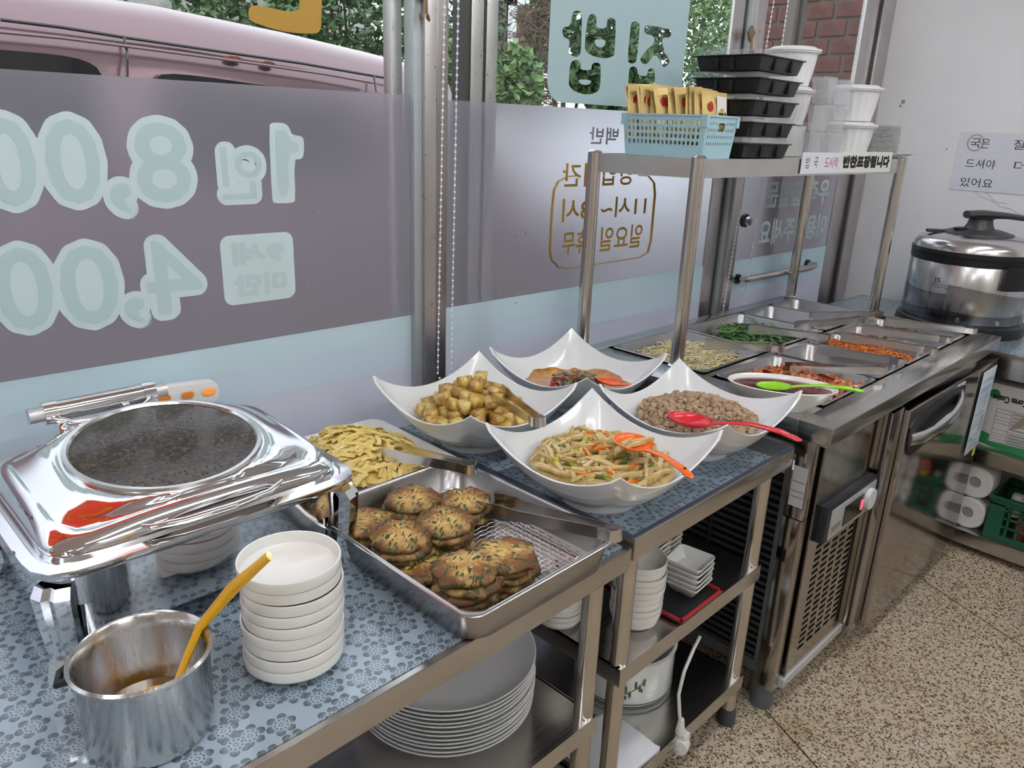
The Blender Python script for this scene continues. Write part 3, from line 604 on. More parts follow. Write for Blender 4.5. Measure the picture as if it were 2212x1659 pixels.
writing('sticker_letters', '냉장실', mat('ink_dark'), q, lambda u, v, k=0: (u, -.0148-k, v), (DX0+.405,.750,DX0+.465,.770))
for x, y in ((.05,.08),(1.28,.08),(.05,.74),(1.28,.74)): MB().lathe([(.022,0),(.03,.003),(.03,.05),(.036,.055),(.036,.12),(.02,.12)],18,c=(x,y,0)).build('foot', mat('grey_foot', (.11,.13,.14), .5), fr)
# rating label on the side post
lb = MB().box((-.0012,.040,.635),(0,.076,.74)).build('rating_label', mat('label_silver', (.45,.46,.47), .35), fr, smooth=0)
for z in (.66,.675,.70): MB().box((-.0018,.042,z),(-.0011,.074,z+.0012)).build('rule', mat('ink_dark'), lb, smooth=0)
# ------------------------------------------------------------------ instruction sheet hanging on the door
def fdoor(px, py, y=-.016):    # picture point on the door plane -> local x,z
    n = FUY; d = ray(px,py); s = (FO.dot(n)+y)/d.dot(n); q = d*s; return ((q-FO).dot(FUX), q.z+CAM_H)
a = fdoor(2112,806); b = fdoor(2067,985); x0, x1, z0, z1 = 1.17, 1.32, .46, .765
t = thing('instruction_sheet', 'pale blue instruction sheet in a sleeve hung on the fridge door', 'sheet', fw(x0,-.016,z0), FT)
PW, PH = x1-x0, z1-z0
pp = lambda u, v, k=0: (u*PW, -.0016-k, v*PH)
MB().box((0,-.0012,0),(PW,0,PH)).build('paper', mat('paper_blue', (.66,.75,.80), .5), t, bevel=.0004)
INK = mat('ink_blue', (.10,.19,.32), .6); PALE = mat('print_pale', (.48,.64,.76), .6)
for u0,v0,u1,v1,m in ((.05,.30,.62,.42,PALE),(.55,.55,.95,.70,PALE),(.05,.72,.95,.80,PALE),(.62,.22,.90,.42,mat('print_grey',(.42,.44,.47),.6))): MB().box((u0*PW,-.0015,v0*PH),(u1*PW,-.0011,v1*PH)).build('print_block', m, t, smooth=0)
for v in [.05,.07,.09,.12,.14,.20,.45,.47,.49,.53,.57,.60,.63,.66,.69,.74,.76,.78,.86,.88]: MB().box((.08*PW,-.0018,v*PH),((.55+.4*((v*37) % 1))*PW,-.0014,v*PH+.0012)).build('text_line', INK, t, smooth=0)
MB().box((.05*PW,-.0018,.165*PH),(.30*PW,-.0014,.185*PH)).build('print_tab', INK, t, smooth=0)
yt = tag(MB().box((0,-.002,0),(.028,0,.03)).build('yellow_tape', mat('yellow_tape', (.60,.55,.05), .5), smooth=0, loc=fw(1.285,-.0135,.425), rot=(0,0,FT)), 'small yellow tape tab on the fridge door below the sheet', 'tape')
# ================================================================== RACK
RP = [(1.712,1.492),(1.800,1.205),(3.040,1.165),(3.020,1.500)]; RZ = 1.43
rk = thing('counter_rack', 'stainless steel overshelf standing on the fridge counter', 'rack', (2.4,1.34,FZ))
R0 = Vector((2.4,1.34,FZ)); rp = [Vector((x,y,0))-Vector((2.4,1.34,0)) for x, y in RP]
for p in rp:
    q = MB().cyl((p.x,p.y,0),(p.x,p.y,RZ-FZ),.0195,n=24).build('post', STEEL_V, rk); MB().lathe([(.0195,0),(.0205,.002),(.017,.006),(.006,.009)],20,c=(p.x,p.y,RZ-FZ)).build('post_cap', CHROME, q); MB().lathe([(.024,0),(.026,.002),(.022,.006),(.0195,.007)],20,c=(p.x,p.y,0)).build('post_foot', CHROME, q)
for i in range(4):
    a, b = rp[i], rp[(i+1) % 4]; d = (b-a).normalized(); n = Vector((-d.y,d.x,0))*.004; z0, z1 = RZ-FZ-.052, RZ-FZ-.002
    MB().loft([[tuple(p+n*s+Vector((0,0,z))) for s, z in ((-1,z0),(1,z0),(1,z1),(-1,z1))] for p in (a+d*.016, b-d*.016)]).build('rail', STEEL, rk, smooth=0)
MB().prism([(p.x*.992,p.y*.97) for p in rp], RZ-FZ-.012, RZ-FZ-.004).build('shelf', STEEL, rk, smooth=0)
# signs taped on the front rail
def rail_sign(name, px0, px1, z0, z1, label, col, skew=0.):
    x0, x1 = at_y(px0,355,1.165).x, at_y(px1,355,1.165).x; yy = lambda x: 1.205+(x-1.8)/(3.04-1.8)*(1.165-1.205)-.0075
    t = thing(name, label, 'sign', (x0,yy(x0),z0), math.atan2(yy(x1)-yy(x0),x1-x0)); W_ = x1-x0
    MB().box((0,-.0008,0),(W_,0,z1-z0)).build('paper', mat(name+'_paper', col, .5), t, smooth=0); return t, W_, z1-z0
t, W_, H_ = rail_sign('handwritten_sign', 1741, 1820, 1.384, 1.448, 'white handwritten paper strip taped on the rack rail beside the printed one', (.72,.74,.80))
f_ = lambda u, v, k=0: (u, -.0011-k, v)
for body, u0, u1, m in (('밥',.10,.20,'ink_dark'),('국',.30,.40,'ink_dark'),('도시락',.58,.93,'ink_red')): writing('handwriting', body, mat(m, (.42,.05,.06), .6), t, f_, (u0*W_,.016,u1*W_,.050))
t, W_, H_ = rail_sign('printed_sign', 1820, 1921, 1.384, 1.452, 'cream paper strip with bold black letters taped on the rack rail', (.76,.77,.72))
writing('print', '반찬포장됩니다', mat('ink_black', (.012,.012,.012), .6), t, f_, (.04*W_,.014,.96*W_,.056), .0035)
# ================================================================== END TABLE
EX = 3.075; et = thing('side_table', 'stainless steel table with a blue floral top along the white wall', 'table', (EX,-.9,0))
EL = 2.38; EZ = .79
MB().box((0,0,EZ-.09),(.62,EL,EZ)).build('table_top', STEEL, et, bevel=.003); MB().box((.01,.01,EZ),(.61,EL-.01,EZ+.0015)).build('floral_cover', FLORAL, et, smooth=0)
for z in (.42,.085):
    MB().box((.0,.02,z-.055),(.61,1.62,z)).build('shelf', STEEL, et, bevel=.002)
for x in (.05,.57):
    for y in (.06,EL-.06): tube_leg(et, x, y, 0, EZ-.09)
# rice cooker
ck = thing('rice_cooker', 'large round steel rice cooker with a black handle on its lid', 'rice cooker', (3.37,.955,EZ+.002)); R_ = .215
CKB = steel('cooker_steel', (.60,.60,.60), .25, (40,40,6), .06)
m = CKB; nt = m.node_tree; b = nt.nodes['Principled BSDF']; src = b.inputs['Base Color'].links[0].from_socket
sp = nt.nodes.new('ShaderNodeSeparateXYZ'); nt.links.new(coords(nt), sp.inputs[0])
ang = math_n(nt, 'ARCTAN2', sp.outputs[1], sp.outputs[0]); c = src
for z0, amp, ph, fq in ((.175,.020,.4,1.5),(.105,.018,1.6,1.4),(.06,.014,2.6,1.7)):     # printed grey waves
    wv = math_n(nt, 'ADD', math_n(nt, 'MULTIPLY', math_n(nt, 'SINE', math_n(nt, 'MULTIPLY_ADD', ang, fq, ph)), amp), z0)
    dz = math_n(nt, 'SUBTRACT', wv, sp.outputs[2]); k = math_n(nt, 'MULTIPLY', math_n(nt, 'GREATER_THAN', dz, 0.), maprange(nt, dz, 0., .07, .75, .12)); c = mixc(nt, k, c, (.13,.13,.14,1))
nt.links.new(c, b.inputs['Base Color'])
MB().lathe([(.02,0),(R_+.012,0),(R_+.016,.01),(R_+.012,.04),(R_,.05),(.02,.05)],56).build('base', BLACK, ck)
MB().lathe([(.02,.05),(R_-.002,.05),(R_,.055),(R_,.265),(R_-.002,.268),(.02,.268)],56).build('body', CKB, ck)
MB().lathe([(.02,.268),(R_+.001,.268),(R_+.002,.275),(R_+.003,.29),(R_,.292),(R_,.294),(R_+.003,.296),(R_+.003,.314),(.02,.316)],56).build('collar', BLACK, ck)
MB().lathe([(.02,.314),(R_,.314),(R_-.002,.33),(R_-.012,.348),(R_-.04,.360),(.12,.370),(.02,.372)],56).build('lid', mat('lid_steel', (.66,.64,.64), .22, 1.), ck)
cp = MB().lathe([(.01,.366),(.125,.366),(.122,.374),(.08,.386),(.01,.390)],40).build('lid_cover', mat('dark_grey_plastic', (.05,.052,.056), .4), ck)
MB().lathe([(.006,.38),(.024,.38),(.026,.39),(.010,.394)],18,c=(-.06,.045,0)).build('steam_valve', BLACK, ck)
mb = MB(); mb.lathe([(.01,.385),(.055,.387),(.045,.405),(.040,.425),(.055,.432),(.01,.433)],28); mb.build('knob', mat('dark_grey_plastic'), ck)
MB().tube([(-.045,.04,.440),(.0,.0,.443),(.07,-.07,.440),(.15,-.15,.428),(.165,-.165,.39),(.165,-.165,.345)],[.026,.03,.022,.018,.02,.02],14,flat=.55).build('handle', mat('dark_grey_plastic'), ck)
MB().box((-.03,-.012,0),(.12,.012,.012),Matrix.Translation((-.08,.13,.365)) @ Matrix.Rotation(radians(-45),4,'Z')).build('hinge_bar', BLACK, ck, bevel=.003)
va = math.atan2(-.955,-3.37)
for da, z, w0, h0 in ((.78,.19,.16,.085),):
    mb = MB(); n = 8
    for r0, r1 in ((R_,R_+.02),): mb.loft([[(r*cos(va+a),r*sin(va+a),zz) for r, zz in ((r0-.01,z),(r1,z),(r1,z+h0),(r0-.01,z+h0))] for a in [da-.25+i*.5/n for i in range(n+1)]])
    mb.build('latch_block', BLACK, ck)
for da in (-.02,.62): 
    p = Vector((cos(va+da),sin(va+da),0)); MB().cyl(p*(R_-.002)+Vector((0,0,.065)), p*(R_+.005)+Vector((0,0,.065)), .008, n=12).build('screw', CHROME, ck)
def ckf(u, v, k=0): a = va+u/R_; r = R_+.0008+k; return (r*cos(a), r*sin(a), v)
writing('size_number', '35', mat('ink_dark'), ck, ckf, (-.115,.195,-.09,.213)); writing('model_line', 'Premium Wellbeing Appliance', mat('ink_dark'), ck, ckf, (-.118,.184,-.025,.1895)); writing('model_line', 'Rice cooker & Warmer', mat('ink_dark'), ck, ckf, (-.118,.176,-.05,.1815))
# carton, tissue packs, crate and tape measure on its shelves
bx = thing('carton', 'white and green printed carton standing on the middle shelf upside down', 'box', (EX+.05,.42,.4205))
CW, CH, CD = .32, .245, .24
MB().box((0,0,0),(CD,CW,CH)).build('box_body', mat('carton_white', (.62,.62,.60), .7), bx, bevel=.003)
f_ = lambda u, v, k=0: (-.0012-k, CW-u, v)
GRN = mat('carton_green', (.02,.20,.06), .6); cutout('green_wave', [smooth_poly([(.0,.0),(CW,.0),(CW,.075),(.27,.06),(.22,.035),(.10,.030),(.05,.05),(.0,.06)],2)], GRN, bx, f_)
q = cutout('info_table', [[(.045,.025),(.215,.03),(.215,.155),(.045,.155)]], mat('carton_white'), bx, lambda u, v, k=0: (-.0016, CW-u, v))
for v in [.03,.04,.05,.06,.075,.10,.112,.125,.14,.154]: MB().box((-.0022,CW-.213,v),(-.0016,CW-.048,v+.001)).build('rule', mat('ink_dark'), bx, smooth=0)
for u in (.048,.098,.213): MB().box((-.0022,CW-u-.001,.03),(-.0016,CW-u,.155)).build('rule', mat('ink_dark'), bx, smooth=0)
rnd = random.Random(9)
for v in [.033,.043,.053,.065,.085,.104,.117,.131,.145]: MB().box((-.0022,CW-.105-rnd.uniform(.05,.1),v),(-.0016,CW-.103,v+.004)).build('print_line', mat('print_dark', (.20,.20,.20), .7), bx, smooth=0)
up = lambda u, v, k=0: (-.002-k, CW-(.19-u), .37-v)      # printing stands on its head
writing('logo', 'Korea Cosiva', mat('ink_black'), bx, up, (.055,.165,.165,.190), .001); writing('product_name', 'parsley', mat('ink_black'), bx, lambda u, v, k=0: (-.002-k, u, v), (.02,.165,.10,.19), .001); writing('product_name', '파라티슈', mat('ink_black'), bx, lambda u, v, k=0: (-.002-k, CW-u, .32-v), (.205,.168,.30,.186), .001)
MB().cyl((-.002,CW-.03,.205),(.0,CW-.03,.205),.017,n=20).build('green_seal', GRN, bx)
cutout('torn_tape', [[(.135,.225),(.15,.20),(.14,.16),(.115,.11),(.10,.085),(.13,.10),(.165,.145),(.19,.185),(.195,.215),(.18,.205),(.172,.23),(.16,.21)]], mat('brown_tape', (.30,.235,.17), .4), bx, lambda u, v, k=0: (-.0032, CW-u, v))
# crate
cr = thing('plastic_crate', 'dark green plastic basket crate on the lowest shelf', 'crate', (EX+.03,.36,.0855)); CG = mat('crate_green', (.012,.095,.05), .4); K = .27; KD = .22; KH = .17
mb = MB()
for i, (a, b) in enumerate((((0,0),(0,K)),((0,K),(KD,K)),((KD,K),(KD,0)),((KD,0),(0,0)))):
    a, b = Vector((*a,0)), Vector((*b,0)); d = b-a; L_ = d.length; d.normalize(); n = Vector((d.y,-d.x,0))
    def bar(s0, s1, z0, z1, t=.004): mb.loft([[tuple(a+d*s+n*k+Vector((0,0,z))) for k, z in ((-t,z0),(t,z0),(t,z1),(-t,z1))] for s in (s0, s1)])
    bar(0,L_,KH-.035,KH); bar(0,L_,0,.02); bar(0,.05,.02,KH-.03); bar(L_-.05,L_,.02,KH-.03)
    for k in range(5): s = .05+(L_-.1)*(k+.5)/5; bar(s-.004,s+.004,.02,KH-.03)
    for z in (.055,.09,.12): bar(.05,L_-.05,z-.003,z+.003)
mb.build('crate_frame', CG, cr, smooth=0); MB().box((0,0,0),(KD,K,.006)).build('crate_floor', CG, cr, smooth=0)
mb = MB(); mb.box((-.012,-.01,KH-.012),(.004,K+.01,KH)); mb.build('crate_rim', CG, cr)
for k, (y, z, c) in enumerate(((.06,.03,(.6,.62,.64)),(.11,.03,(.62,.64,.66)),(.17,.05,(.3,.05,.05)),(.08,.10,(.35,.36,.38)),(.2,.11,(.5,.5,.5)))):
    q = MB().lathe([(.004,0),(.021,0),(.022,.01),(.022,.075),(.018,.085),(.004,.088)],16).build('small_tin', mat('tin%d' % k, c, .4), None, loc=(EX+.075+.05*(k % 2),.36+y,.092 if z < .06 else .18-.0), rot=(0,0,k)); tag(q, ['small pale tin at the end of the green crate','small pale tin second in the green crate','dark red tin inside the green crate','grey tin stacked inside the green crate','light grey tin stacked inside the green crate'][k], 'tin')
tm = thing('tape_measure', 'orange and black tape measure lying on top of the green crate', 'tape measure', (EX+.01,.40,.0855+KH+.002), 0)
MB().loft([[(x,y,z) for y, z in smooth_poly([(0,0),(.075,0),(.08,.03),(.072,.062),(.045,.07),(.006,.066),(-.004,.03)],2)] for x in (0,.035)]).build('case', mat('orange_case', (.75,.12,.02), .4), tm, bevel=.002)
MB().cyl((-.002,.038,.034),(.001,.038,.034),.027,n=28).build('black_disc', BLACK, tm); MB().box((-.003,.012,.008),(-.0018,.064,.020)).build('yellow_strip', mat('yellow_strip', (.65,.55,.05), .5), tm, smooth=0)
writing('length_mark', '5', mat('white_ink', (.8,.8,.8), .6), tm, lambda u, v, k=0: (-.0026-k, .055-(.02-u), .072-v), (-.008,.022,.008,.044)); writing('length_mark', 'M', mat('white_ink'), tm, lambda u, v, k=0: (-.0026-k, u, .072-v), (.050,.030,.058,.038))
# rolls wrapped in film
ROLL = mat('tissue_roll', (.76,.76,.75), .8, bump=(120.,.2,.002)); HOLE = mat('roll_core', (.25,.24,.26), .7)
def roll(loc, label, r=.062, L_=.11, group='paper rolls on the lowest shelf'):
    t = thing('paper_roll', label, 'paper roll', loc, 0, group); ring = lambda x, k: [(x, r*k*cos(2*pi*j/32)*(1-.05*cos(4*2*pi*j/32)), r*k*sin(2*pi*j/32)) for j in range(32)]
    MB().loft([ring(0,.93),ring(.004,1),ring(L_-.004,1),ring(L_,.93),ring(L_,.36),ring(L_*.5,.34),ring(0,.36)],loop=True).build('roll', ROLL, t)
    MB().cyl((.01,0,0),(L_-.01,0,0),r*.36,n=20).build('core', HOLE, t)
    MB().loft([ring(-.003,.99),ring(0,1.02),ring(L_,1.02),ring(L_+.003,.99)]).build('wrap', mat('wrap_film', (1,1,1), .12, alpha=.16, spec=.8), t)
for k, (y, z, lb) in enumerate(((.27,.1495,'lower white paper roll beside the crate on the lowest shelf'),(.285,.277,'upper white paper roll beside the crate on the lowest shelf'),(.125,.1495,'white paper roll at the bottom of the second pair beside the crate'),(.13,.277,'white paper roll on top of the second pair beside the crate'),(.70,.1495,'white paper roll on the lowest shelf behind the fridge end'),(.70,.277,'white paper roll stacked on another behind the fridge end'))):
    roll((EX+.03,y,z), lb)
# handwritten note on the wall
pa, pb, pc = at_x(2077,285,XR), at_x(2070,410,XR), at_x(2212,283,XR)
t = thing('wall_note', 'white sheet with handwritten lines taped on the plaster wall', 'note', (XR-.002,pa.y,pb.z)); NW, NH = .34, pa.z-pb.z
MB().box((-.001,-NW,0),(0,0,NH)).build('paper', mat('note_paper', (.74,.75,.82), .6), t, smooth=0)
f_ = lambda u, v, k=0: (-.0016-k, -u, v)
for body, u0, u1, v in (('국',.035,.068,.17),('은',.068,.095,.17),('잘',.165,.20,.17),('드셔야',.035,.125,.09),('더',.18,.215,.09),('있어요',.03,.13,.015)): writing('handwriting', body, mat('ink_dark'), t, f_, (u0*1.25,v*NH/.23,u1*1.25,v*NH/.23+.038))
MB().tube([(-.0018,-.064-.03*cos(a),.17*NH/.23+.02+.032*sin(a)) for a in [i*2*pi/20 for i in range(21)]],.0011,5).build('red_circle', mat('ink_red'), t)
# ================================================================== BUFFET THINGS
TZ1, TZ2, FTZ = T1Z+.0022, T2Z+.0024, FZ+.0005
def sring(w_, d_, e, z, n=64, cx=0., cy=0.):
    out = []
    for j in range(n):
        a = 2*pi*j/n; c_, s_ = cos(a), sin(a); r = (abs(c_)**e+abs(s_)**e)**(-1/e); out.append((cx+w_/2*r*c_, cy+d_/2*r*s_, z))
    return out
def gnpan(w_, d_, h, fl_=.012, t=.0015, r=.035, rr=.018):
    m_ = MB(); R4 = lambda ww, dd, r_, z: rr3(ww, dd, r_, z, 6)
    iw, idp = w_-2*fl_, d_-2*fl_
    m_.loft([R4(iw-.03,idp-.03,r,-h-t), R4(iw-.012,idp-.012,r,-h+.006), R4(iw+2*t,idp+2*t,r,-.006), R4(iw+.004,idp+.004,r,-t), R4(w_-.002,d_-.002,rr,-t-.002), R4(w_,d_,rr,-.0005), R4(w_-.003,d_-.003,rr,.0008), R4(iw+.006,idp+.006,r,.0006), R4(iw,idp,r,-.004), R4(iw-.012,idp-.012,r,-h+.010), R4(iw-.034,idp-.034,r,-h)])
    return m_
TONG = mat('tongs_steel', (.72,.71,.70), .20, 1.0); TONGH = mat('tongs_dimpled', (.76,.75,.74), .30, 1.0)
nt = TONGH.node_tree; vo = nt.nodes.new('ShaderNodeTexVoronoi'); vo.inputs['Scale'].default_value = 240; nt.links.new(coords(nt), vo.inputs['Vector']); bp = nt.nodes.new('ShaderNodeBump'); bp.inputs['Strength'].default_value = .35; bp.inputs['Distance'].default_value = .0010; nt.links.new(vo.outputs['Distance'], bp.inputs['Height']); nt.links.new(bp.outputs[0], nt.nodes['Principled BSDF'].inputs['Normal'])
def ribbon(pts, hs, t=.0012):
    m_ = MB(); rings = []
    for i, p in enumerate(pts):
        d = (pts[min(i+1,len(pts)-1)]-pts[max(i-1,0)]).normalized(); n = Vector((-d.y,d.x,0)).normalized()*t*.5; hh = hs[i]/2
        rings.append([tuple(p+n+Vector((0,0,-hh))), tuple(p-n+Vector((0,0,-hh))), tuple(p-n+Vector((0,0,hh))), tuple(p+n+Vector((0,0,hh)))])
    m_.loft(rings); return m_
def tongs(label, bend, tip, opening=.035, wide=.022, dim=True, roll=0.):
    bend, tip = Vector(bend), Vector(tip); d = tip-bend; L_ = d.length
    t = thing('tongs', label, 'tongs', bend); t.rotation_euler = (roll, -math.asin(d.z/L_), math.atan2(d.y,d.x))
    for s in (1,-1):
        pts, hs = [], []
        for i in range(15):
            a = i/14; y = .0105+(opening/2-.0105)*a**1.1; zig = .0011*(1 if i % 2 else -1) if a > .74 else 0
            pts.append(Vector((.018+a*(L_-.018), s*(y+zig), 0))); hs.append(wide*(.82 if a < .68 else .82+.3*min(1,(a-.68)/.1)))
        ribbon(pts, hs).build('arm', TONGH if dim else TONG, t, smooth=30)
    pts = [Vector((.018,.0105,0))]+[Vector((-.006+.0145*cos(a), .0145*sin(a), 0)) for a in [radians(62)+i*radians(236)/12 for i in range(13)]]+[Vector((.018,-.0105,0))]
    ribbon(pts, [wide*.8]*15).build('spring_bend', TONG, t, smooth=50); return t
def spoon(name, label, cat, bowl, end, rx, ry, depth, col, hr=.006, dots=0, lift=.02, hole=True, roll=0.):
    bowl, end = Vector(bowl), Vector(end); d = end-bowl; L_ = d.length; m_ = mat('plastic_%.2f_%.2f_%.2f' % col, col, .25, coat=.4)
    t = thing(name, label, cat, bowl); t.rotation_euler = (roll, -math.asin(d.z/L_), math.atan2(d.y,d.x)); mb = MB(); rings = []
    for k in range(6):
        a = k/5*pi/2; s, z = max(.02, sin(a)), -depth*cos(a); rings.append([(rx*s*cos(2*pi*j/24), ry*s*sin(2*pi*j/24), z) for j in range(24)])
    for k in range(5, -1, -1):
        a = k/5*pi/2; s, z = max(.02, sin(a))*.94, -depth*.90*cos(a)+.0005; rings.append([(rx*s*cos(2*pi*j/24), ry*s*sin(2*pi*j/24), z) for j in range(24)])
    b_ = mb.loft(rings).build('spoon_bowl', m_, t)
    for k in range(dots):
        a = random.uniform(0,6.28); r = random.uniform(.1,.85); q = Vector((rx*r*cos(a)*.93, ry*r*sin(a)*.93, -depth*.88*math.sqrt(max(0,1-r*r))+.0008)); MB().sphere(q, .0011, 5, 4, sq=(1,1,.4)).build('speck', mat('sauce_speck', (.75,.55,.35), .5), b_)
    pts = [(rx*.92,0,-.002),(rx+.012,0,.002),(rx+.4*(L_-rx),0,lift*.6),(rx+.75*(L_-rx),0,lift*.4),(L_-.008,0,0),(L_,0,-.0005)]
    h_ = MB().tube(pts, [hr*1.1,hr*.8,hr*.95,hr*1.35,hr*1.25,hr*.5], 12, flat=.55).build('handle', m_, t)
    if hole: MB().cyl((L_-.022,0,lift*.1-.006),(L_-.022,0,lift*.1+.0075),.0028,n=10).build('hanging_hole', mat('hole_dark', (.03,.03,.03), .8), h_)
    return t
# ------------------------------------------------------------------ chafing dish
ch = thing('chafing_dish', 'polished steel chafing dish with a round glass window in its lid', 'chafing dish', (.366,1.154,TZ1), .03)
W_, D_ = .475, .380
MB().loft([sring(W_-.06,D_-.06,7,.035), sring(W_-.045,D_-.045,7,.042), sring(W_-.04,D_-.04,7,.150), sring(W_-.05,D_-.05,7,.152)]).build('water_pan', CHROME, ch)
MB().loft([sring(W_-.03,D_-.03,7,.098), sring(W_-.022,D_-.022,7,.100), sring(W_-.022,D_-.022,7,.142), sring(W_-.03,D_-.03,7,.144)]).build('frame_band', CHROME, ch)
MB().loft([sring(W_-.10,D_-.10,9,.148), sring(W_-.004,D_-.004,9,.148), sring(W_,D_,9,.153), sring(W_-.002,D_-.002,9,.159), sring(W_-.03,D_-.03,9,.162), sring(W_-.034,D_-.034,9,.158), sring(W_-.044,D_-.044,9,.158), sring(W_-.05,D_-.05,9,.163), sring(W_-.10,D_-.10,9,.160)]).build('rim', CHROME, ch)
def LT(r_, k, drop=0.):      # lid rings lean towards the front and droop at the corners
    out = []
    for x, y, z in r_:
        u, v = abs(x)/(W_/2), abs(y)/(D_/2); cr = (min(u,v)/max(u,v,1e-6))**3; out.append((x, y, z+k*y-drop*cr))
    return out
lid = MB().loft([sring(W_-.05,D_-.05,8,.163), sring(W_-.046,D_-.046,8,.172), LT(sring(W_-.054,D_-.054,7,.186),.04,.004), LT(sring(W_-.070,D_-.070,7,.1965),.055,.008), LT(sring(W_-.086,D_-.086,6.5,.2005),.06,.010), LT(sring(W_-.094,D_-.094,6.2,.2000),.06,.010), LT(sring(W_-.098,D_-.098,6,.2008),.065,.010), LT(sring(W_-.125,D_-.106,4.6,.2065),.085,.007), LT(sring(.318,.277,3.0,.2145),.115,.003), LT(sring(.286,.272,2,.2185),.14), LT(sring(.278,.266,2,.2165),.14), LT(sring(.268,.260,2,.217),.14)]).build('lid', CHROME, ch, smooth=60)
MB().loft([LT(sring(.287,.274,2,.2175),.14), LT(sring(.283,.270,2,.2225),.14), LT(sring(.270,.260,2,.2225),.14), LT(sring(.262,.252,2,.218),.14)], cap0=False, cap1=False).build('window_ring', mat('ring_steel', (.66,.65,.64), .16, 1.), lid)
LG = mat('lid_glass', (.022,.014,.009), .10, spec=.45, var=(140.,(.060,.038,.02),.45,.65)); nt = LG.node_tree; vo = nt.nodes.new('ShaderNodeTexVoronoi'); vo.inputs['Scale'].default_value = 150; nt.links.new(coords(nt), vo.inputs['Vector']); bp = nt.nodes.new('ShaderNodeBump'); bp.inputs['Strength'].default_value = .22; bp.inputs['Distance'].default_value = .0012; nt.links.new(maprange(nt, vo.outputs['Distance'], .0, .45, 1., 0.), bp.inputs['Height']); nt.links.new(bp.outputs[0], nt.nodes['Principled BSDF'].inputs['Normal'])
MB().loft([LT(sring(.266,.256,2,.217),.14), LT(sring(.266,.256,2,.2195),.14), LT(sring(.2,.19,2,.2225),.14), LT(sring(.11,.11,2,.224),.14), LT(sring(.02,.02,2,.2245),.14)]).build('glass_window', LG, lid, smooth=60)
MB().tube([(-.10,-.160,.178),(-.092,-.172,.178),(-.05,-.181,.177),(.02,-.183,.177),(.075,-.178,.178),(.105,-.162,.181)],[.004,.006,.007,.007,.006,.003],10,flat=.7).build('lid_handle', CHROME, lid)
MB().loft([[(x,y,z) for x, z in smooth_poly([(-.11,.170),(-.02,.168),(.11,.178),(.06,.186),(-.05,.182)],2)] for y in (-.160,-.1685)]).build('handle_plate', mat('plate_dark_steel', (.42,.41,.41), .12, 1.), lid)
hg = MB().cyl((-.105,.198,.235),(.048,.198,.235),.017,n=24).build('hinge_barrel', mat('hinge_steel', (.60,.59,.57), .14, 1.), ch)
for x, r0 in ((-.108,.019),(.046,.019)): MB().cyl((x-.008,.198,.235),(x+.012,.198,.235),r0,n=20).build('hinge_collar', CHROME, hg)
for x in (-.137,.058): MB().cyl((x,.198,.235),(x+.021,.198,.235),.0125,n=18).build('hinge_knob', mat('knurled', (.6,.6,.6), .3, 1., bump=(900.,.6,.001)), hg)
MB().tube([(-.10,.178,.228),(-.085,.168,.222),(-.05,.166,.219),(.02,.166,.220),(.04,.174,.227),(.05,.188,.231)],.0055,10).build('hinge_rod', CHROME, hg)
for x in (-.105,-.0,.04): MB().box((x,.160,.150),(x+.012,.200,.228)).build('hinge_lug', CHROME, hg, bevel=.002)
for sx in (-1,1):
    for sy in (-1,1):
        rg = []
        for z, o_, wd in ((.138,0,.030),(.125,.006,.033),(.08,.004,.031),(.03,.0,.027),(.0,.010,.026)):
            cx, cy = sx*(W_/2-.030+o_), sy*(D_/2-.030+o_); a = math.atan2(sy,sx); u, v = Vector((cos(a),sin(a))), Vector((-sin(a),cos(a)))
            rg.append([(cx+u.x*p*.5+v.x*q, cy+u.y*p*.5+v.y*q, z) for p, q in ((-.016,-wd*.6),(.022,-wd*.75),(.036,-wd*.25),(.028,0),(.036,wd*.25),(.022,wd*.75),(-.016,wd*.6))])
        MB().loft(rg).build('leg', CHROME, ch, smooth=25)
MB().prism([(-.5*.09+.012*cos(a)+(.045 if cos(a) > 0 else -.0)*0, .012*sin(a)) for a in [i*2*pi/16 for i in range(16)]], 0, .001).build('badge', PANST, ch, loc=(-.205,-.03,.192))
writing('maker_name', 'CUCHEN', mat('ink_dark'), ch, lambda u, v, k=0: (-.2085+v*.25, .02-u, .1885+v*.1+k), (0,0,.09,.04))
# white power strip on the window sill behind it
p0, p1 = at_y(250,868,1.545), at_y(462,838,1.545)
ps = thing('power_strip', 'white power strip with three orange switches fixed to the window', 'power strip', p0); L_ = (p1-p0).length; ps.rotation_euler = (0, -math.asin((p1-p0).z/L_), 0)
MB().prism(rrect(L_,.048,.018,5,L_/2,0), 0, .028, Matrix.Rotation(pi/2,4,'X')).build('body', mat('strip_white', (.80,.79,.77), .35), ps, bevel=.003)
for k, u in enumerate((.42,.66,.88)):
    MB().prism(rrect(.030,.018,.008,4,L_*u,.003), .027, .0295, Matrix.Rotation(pi/2,4,'X')).build('switch_frame', mat('switch_frame', (.72,.70,.68), .4), ps); MB().prism(rrect(.024,.012,.006,4,L_*u,.003), .029, .032, Matrix.Rotation(pi/2,4,'X')).build('switch', mat('orange_switch_lit' if k == 2 else 'orange_switch', (.75,.22,.015) if k < 2 else (.9,.25,.02), .3, emit=(1,.3,.03), es=.35 if k == 2 else .03), ps)
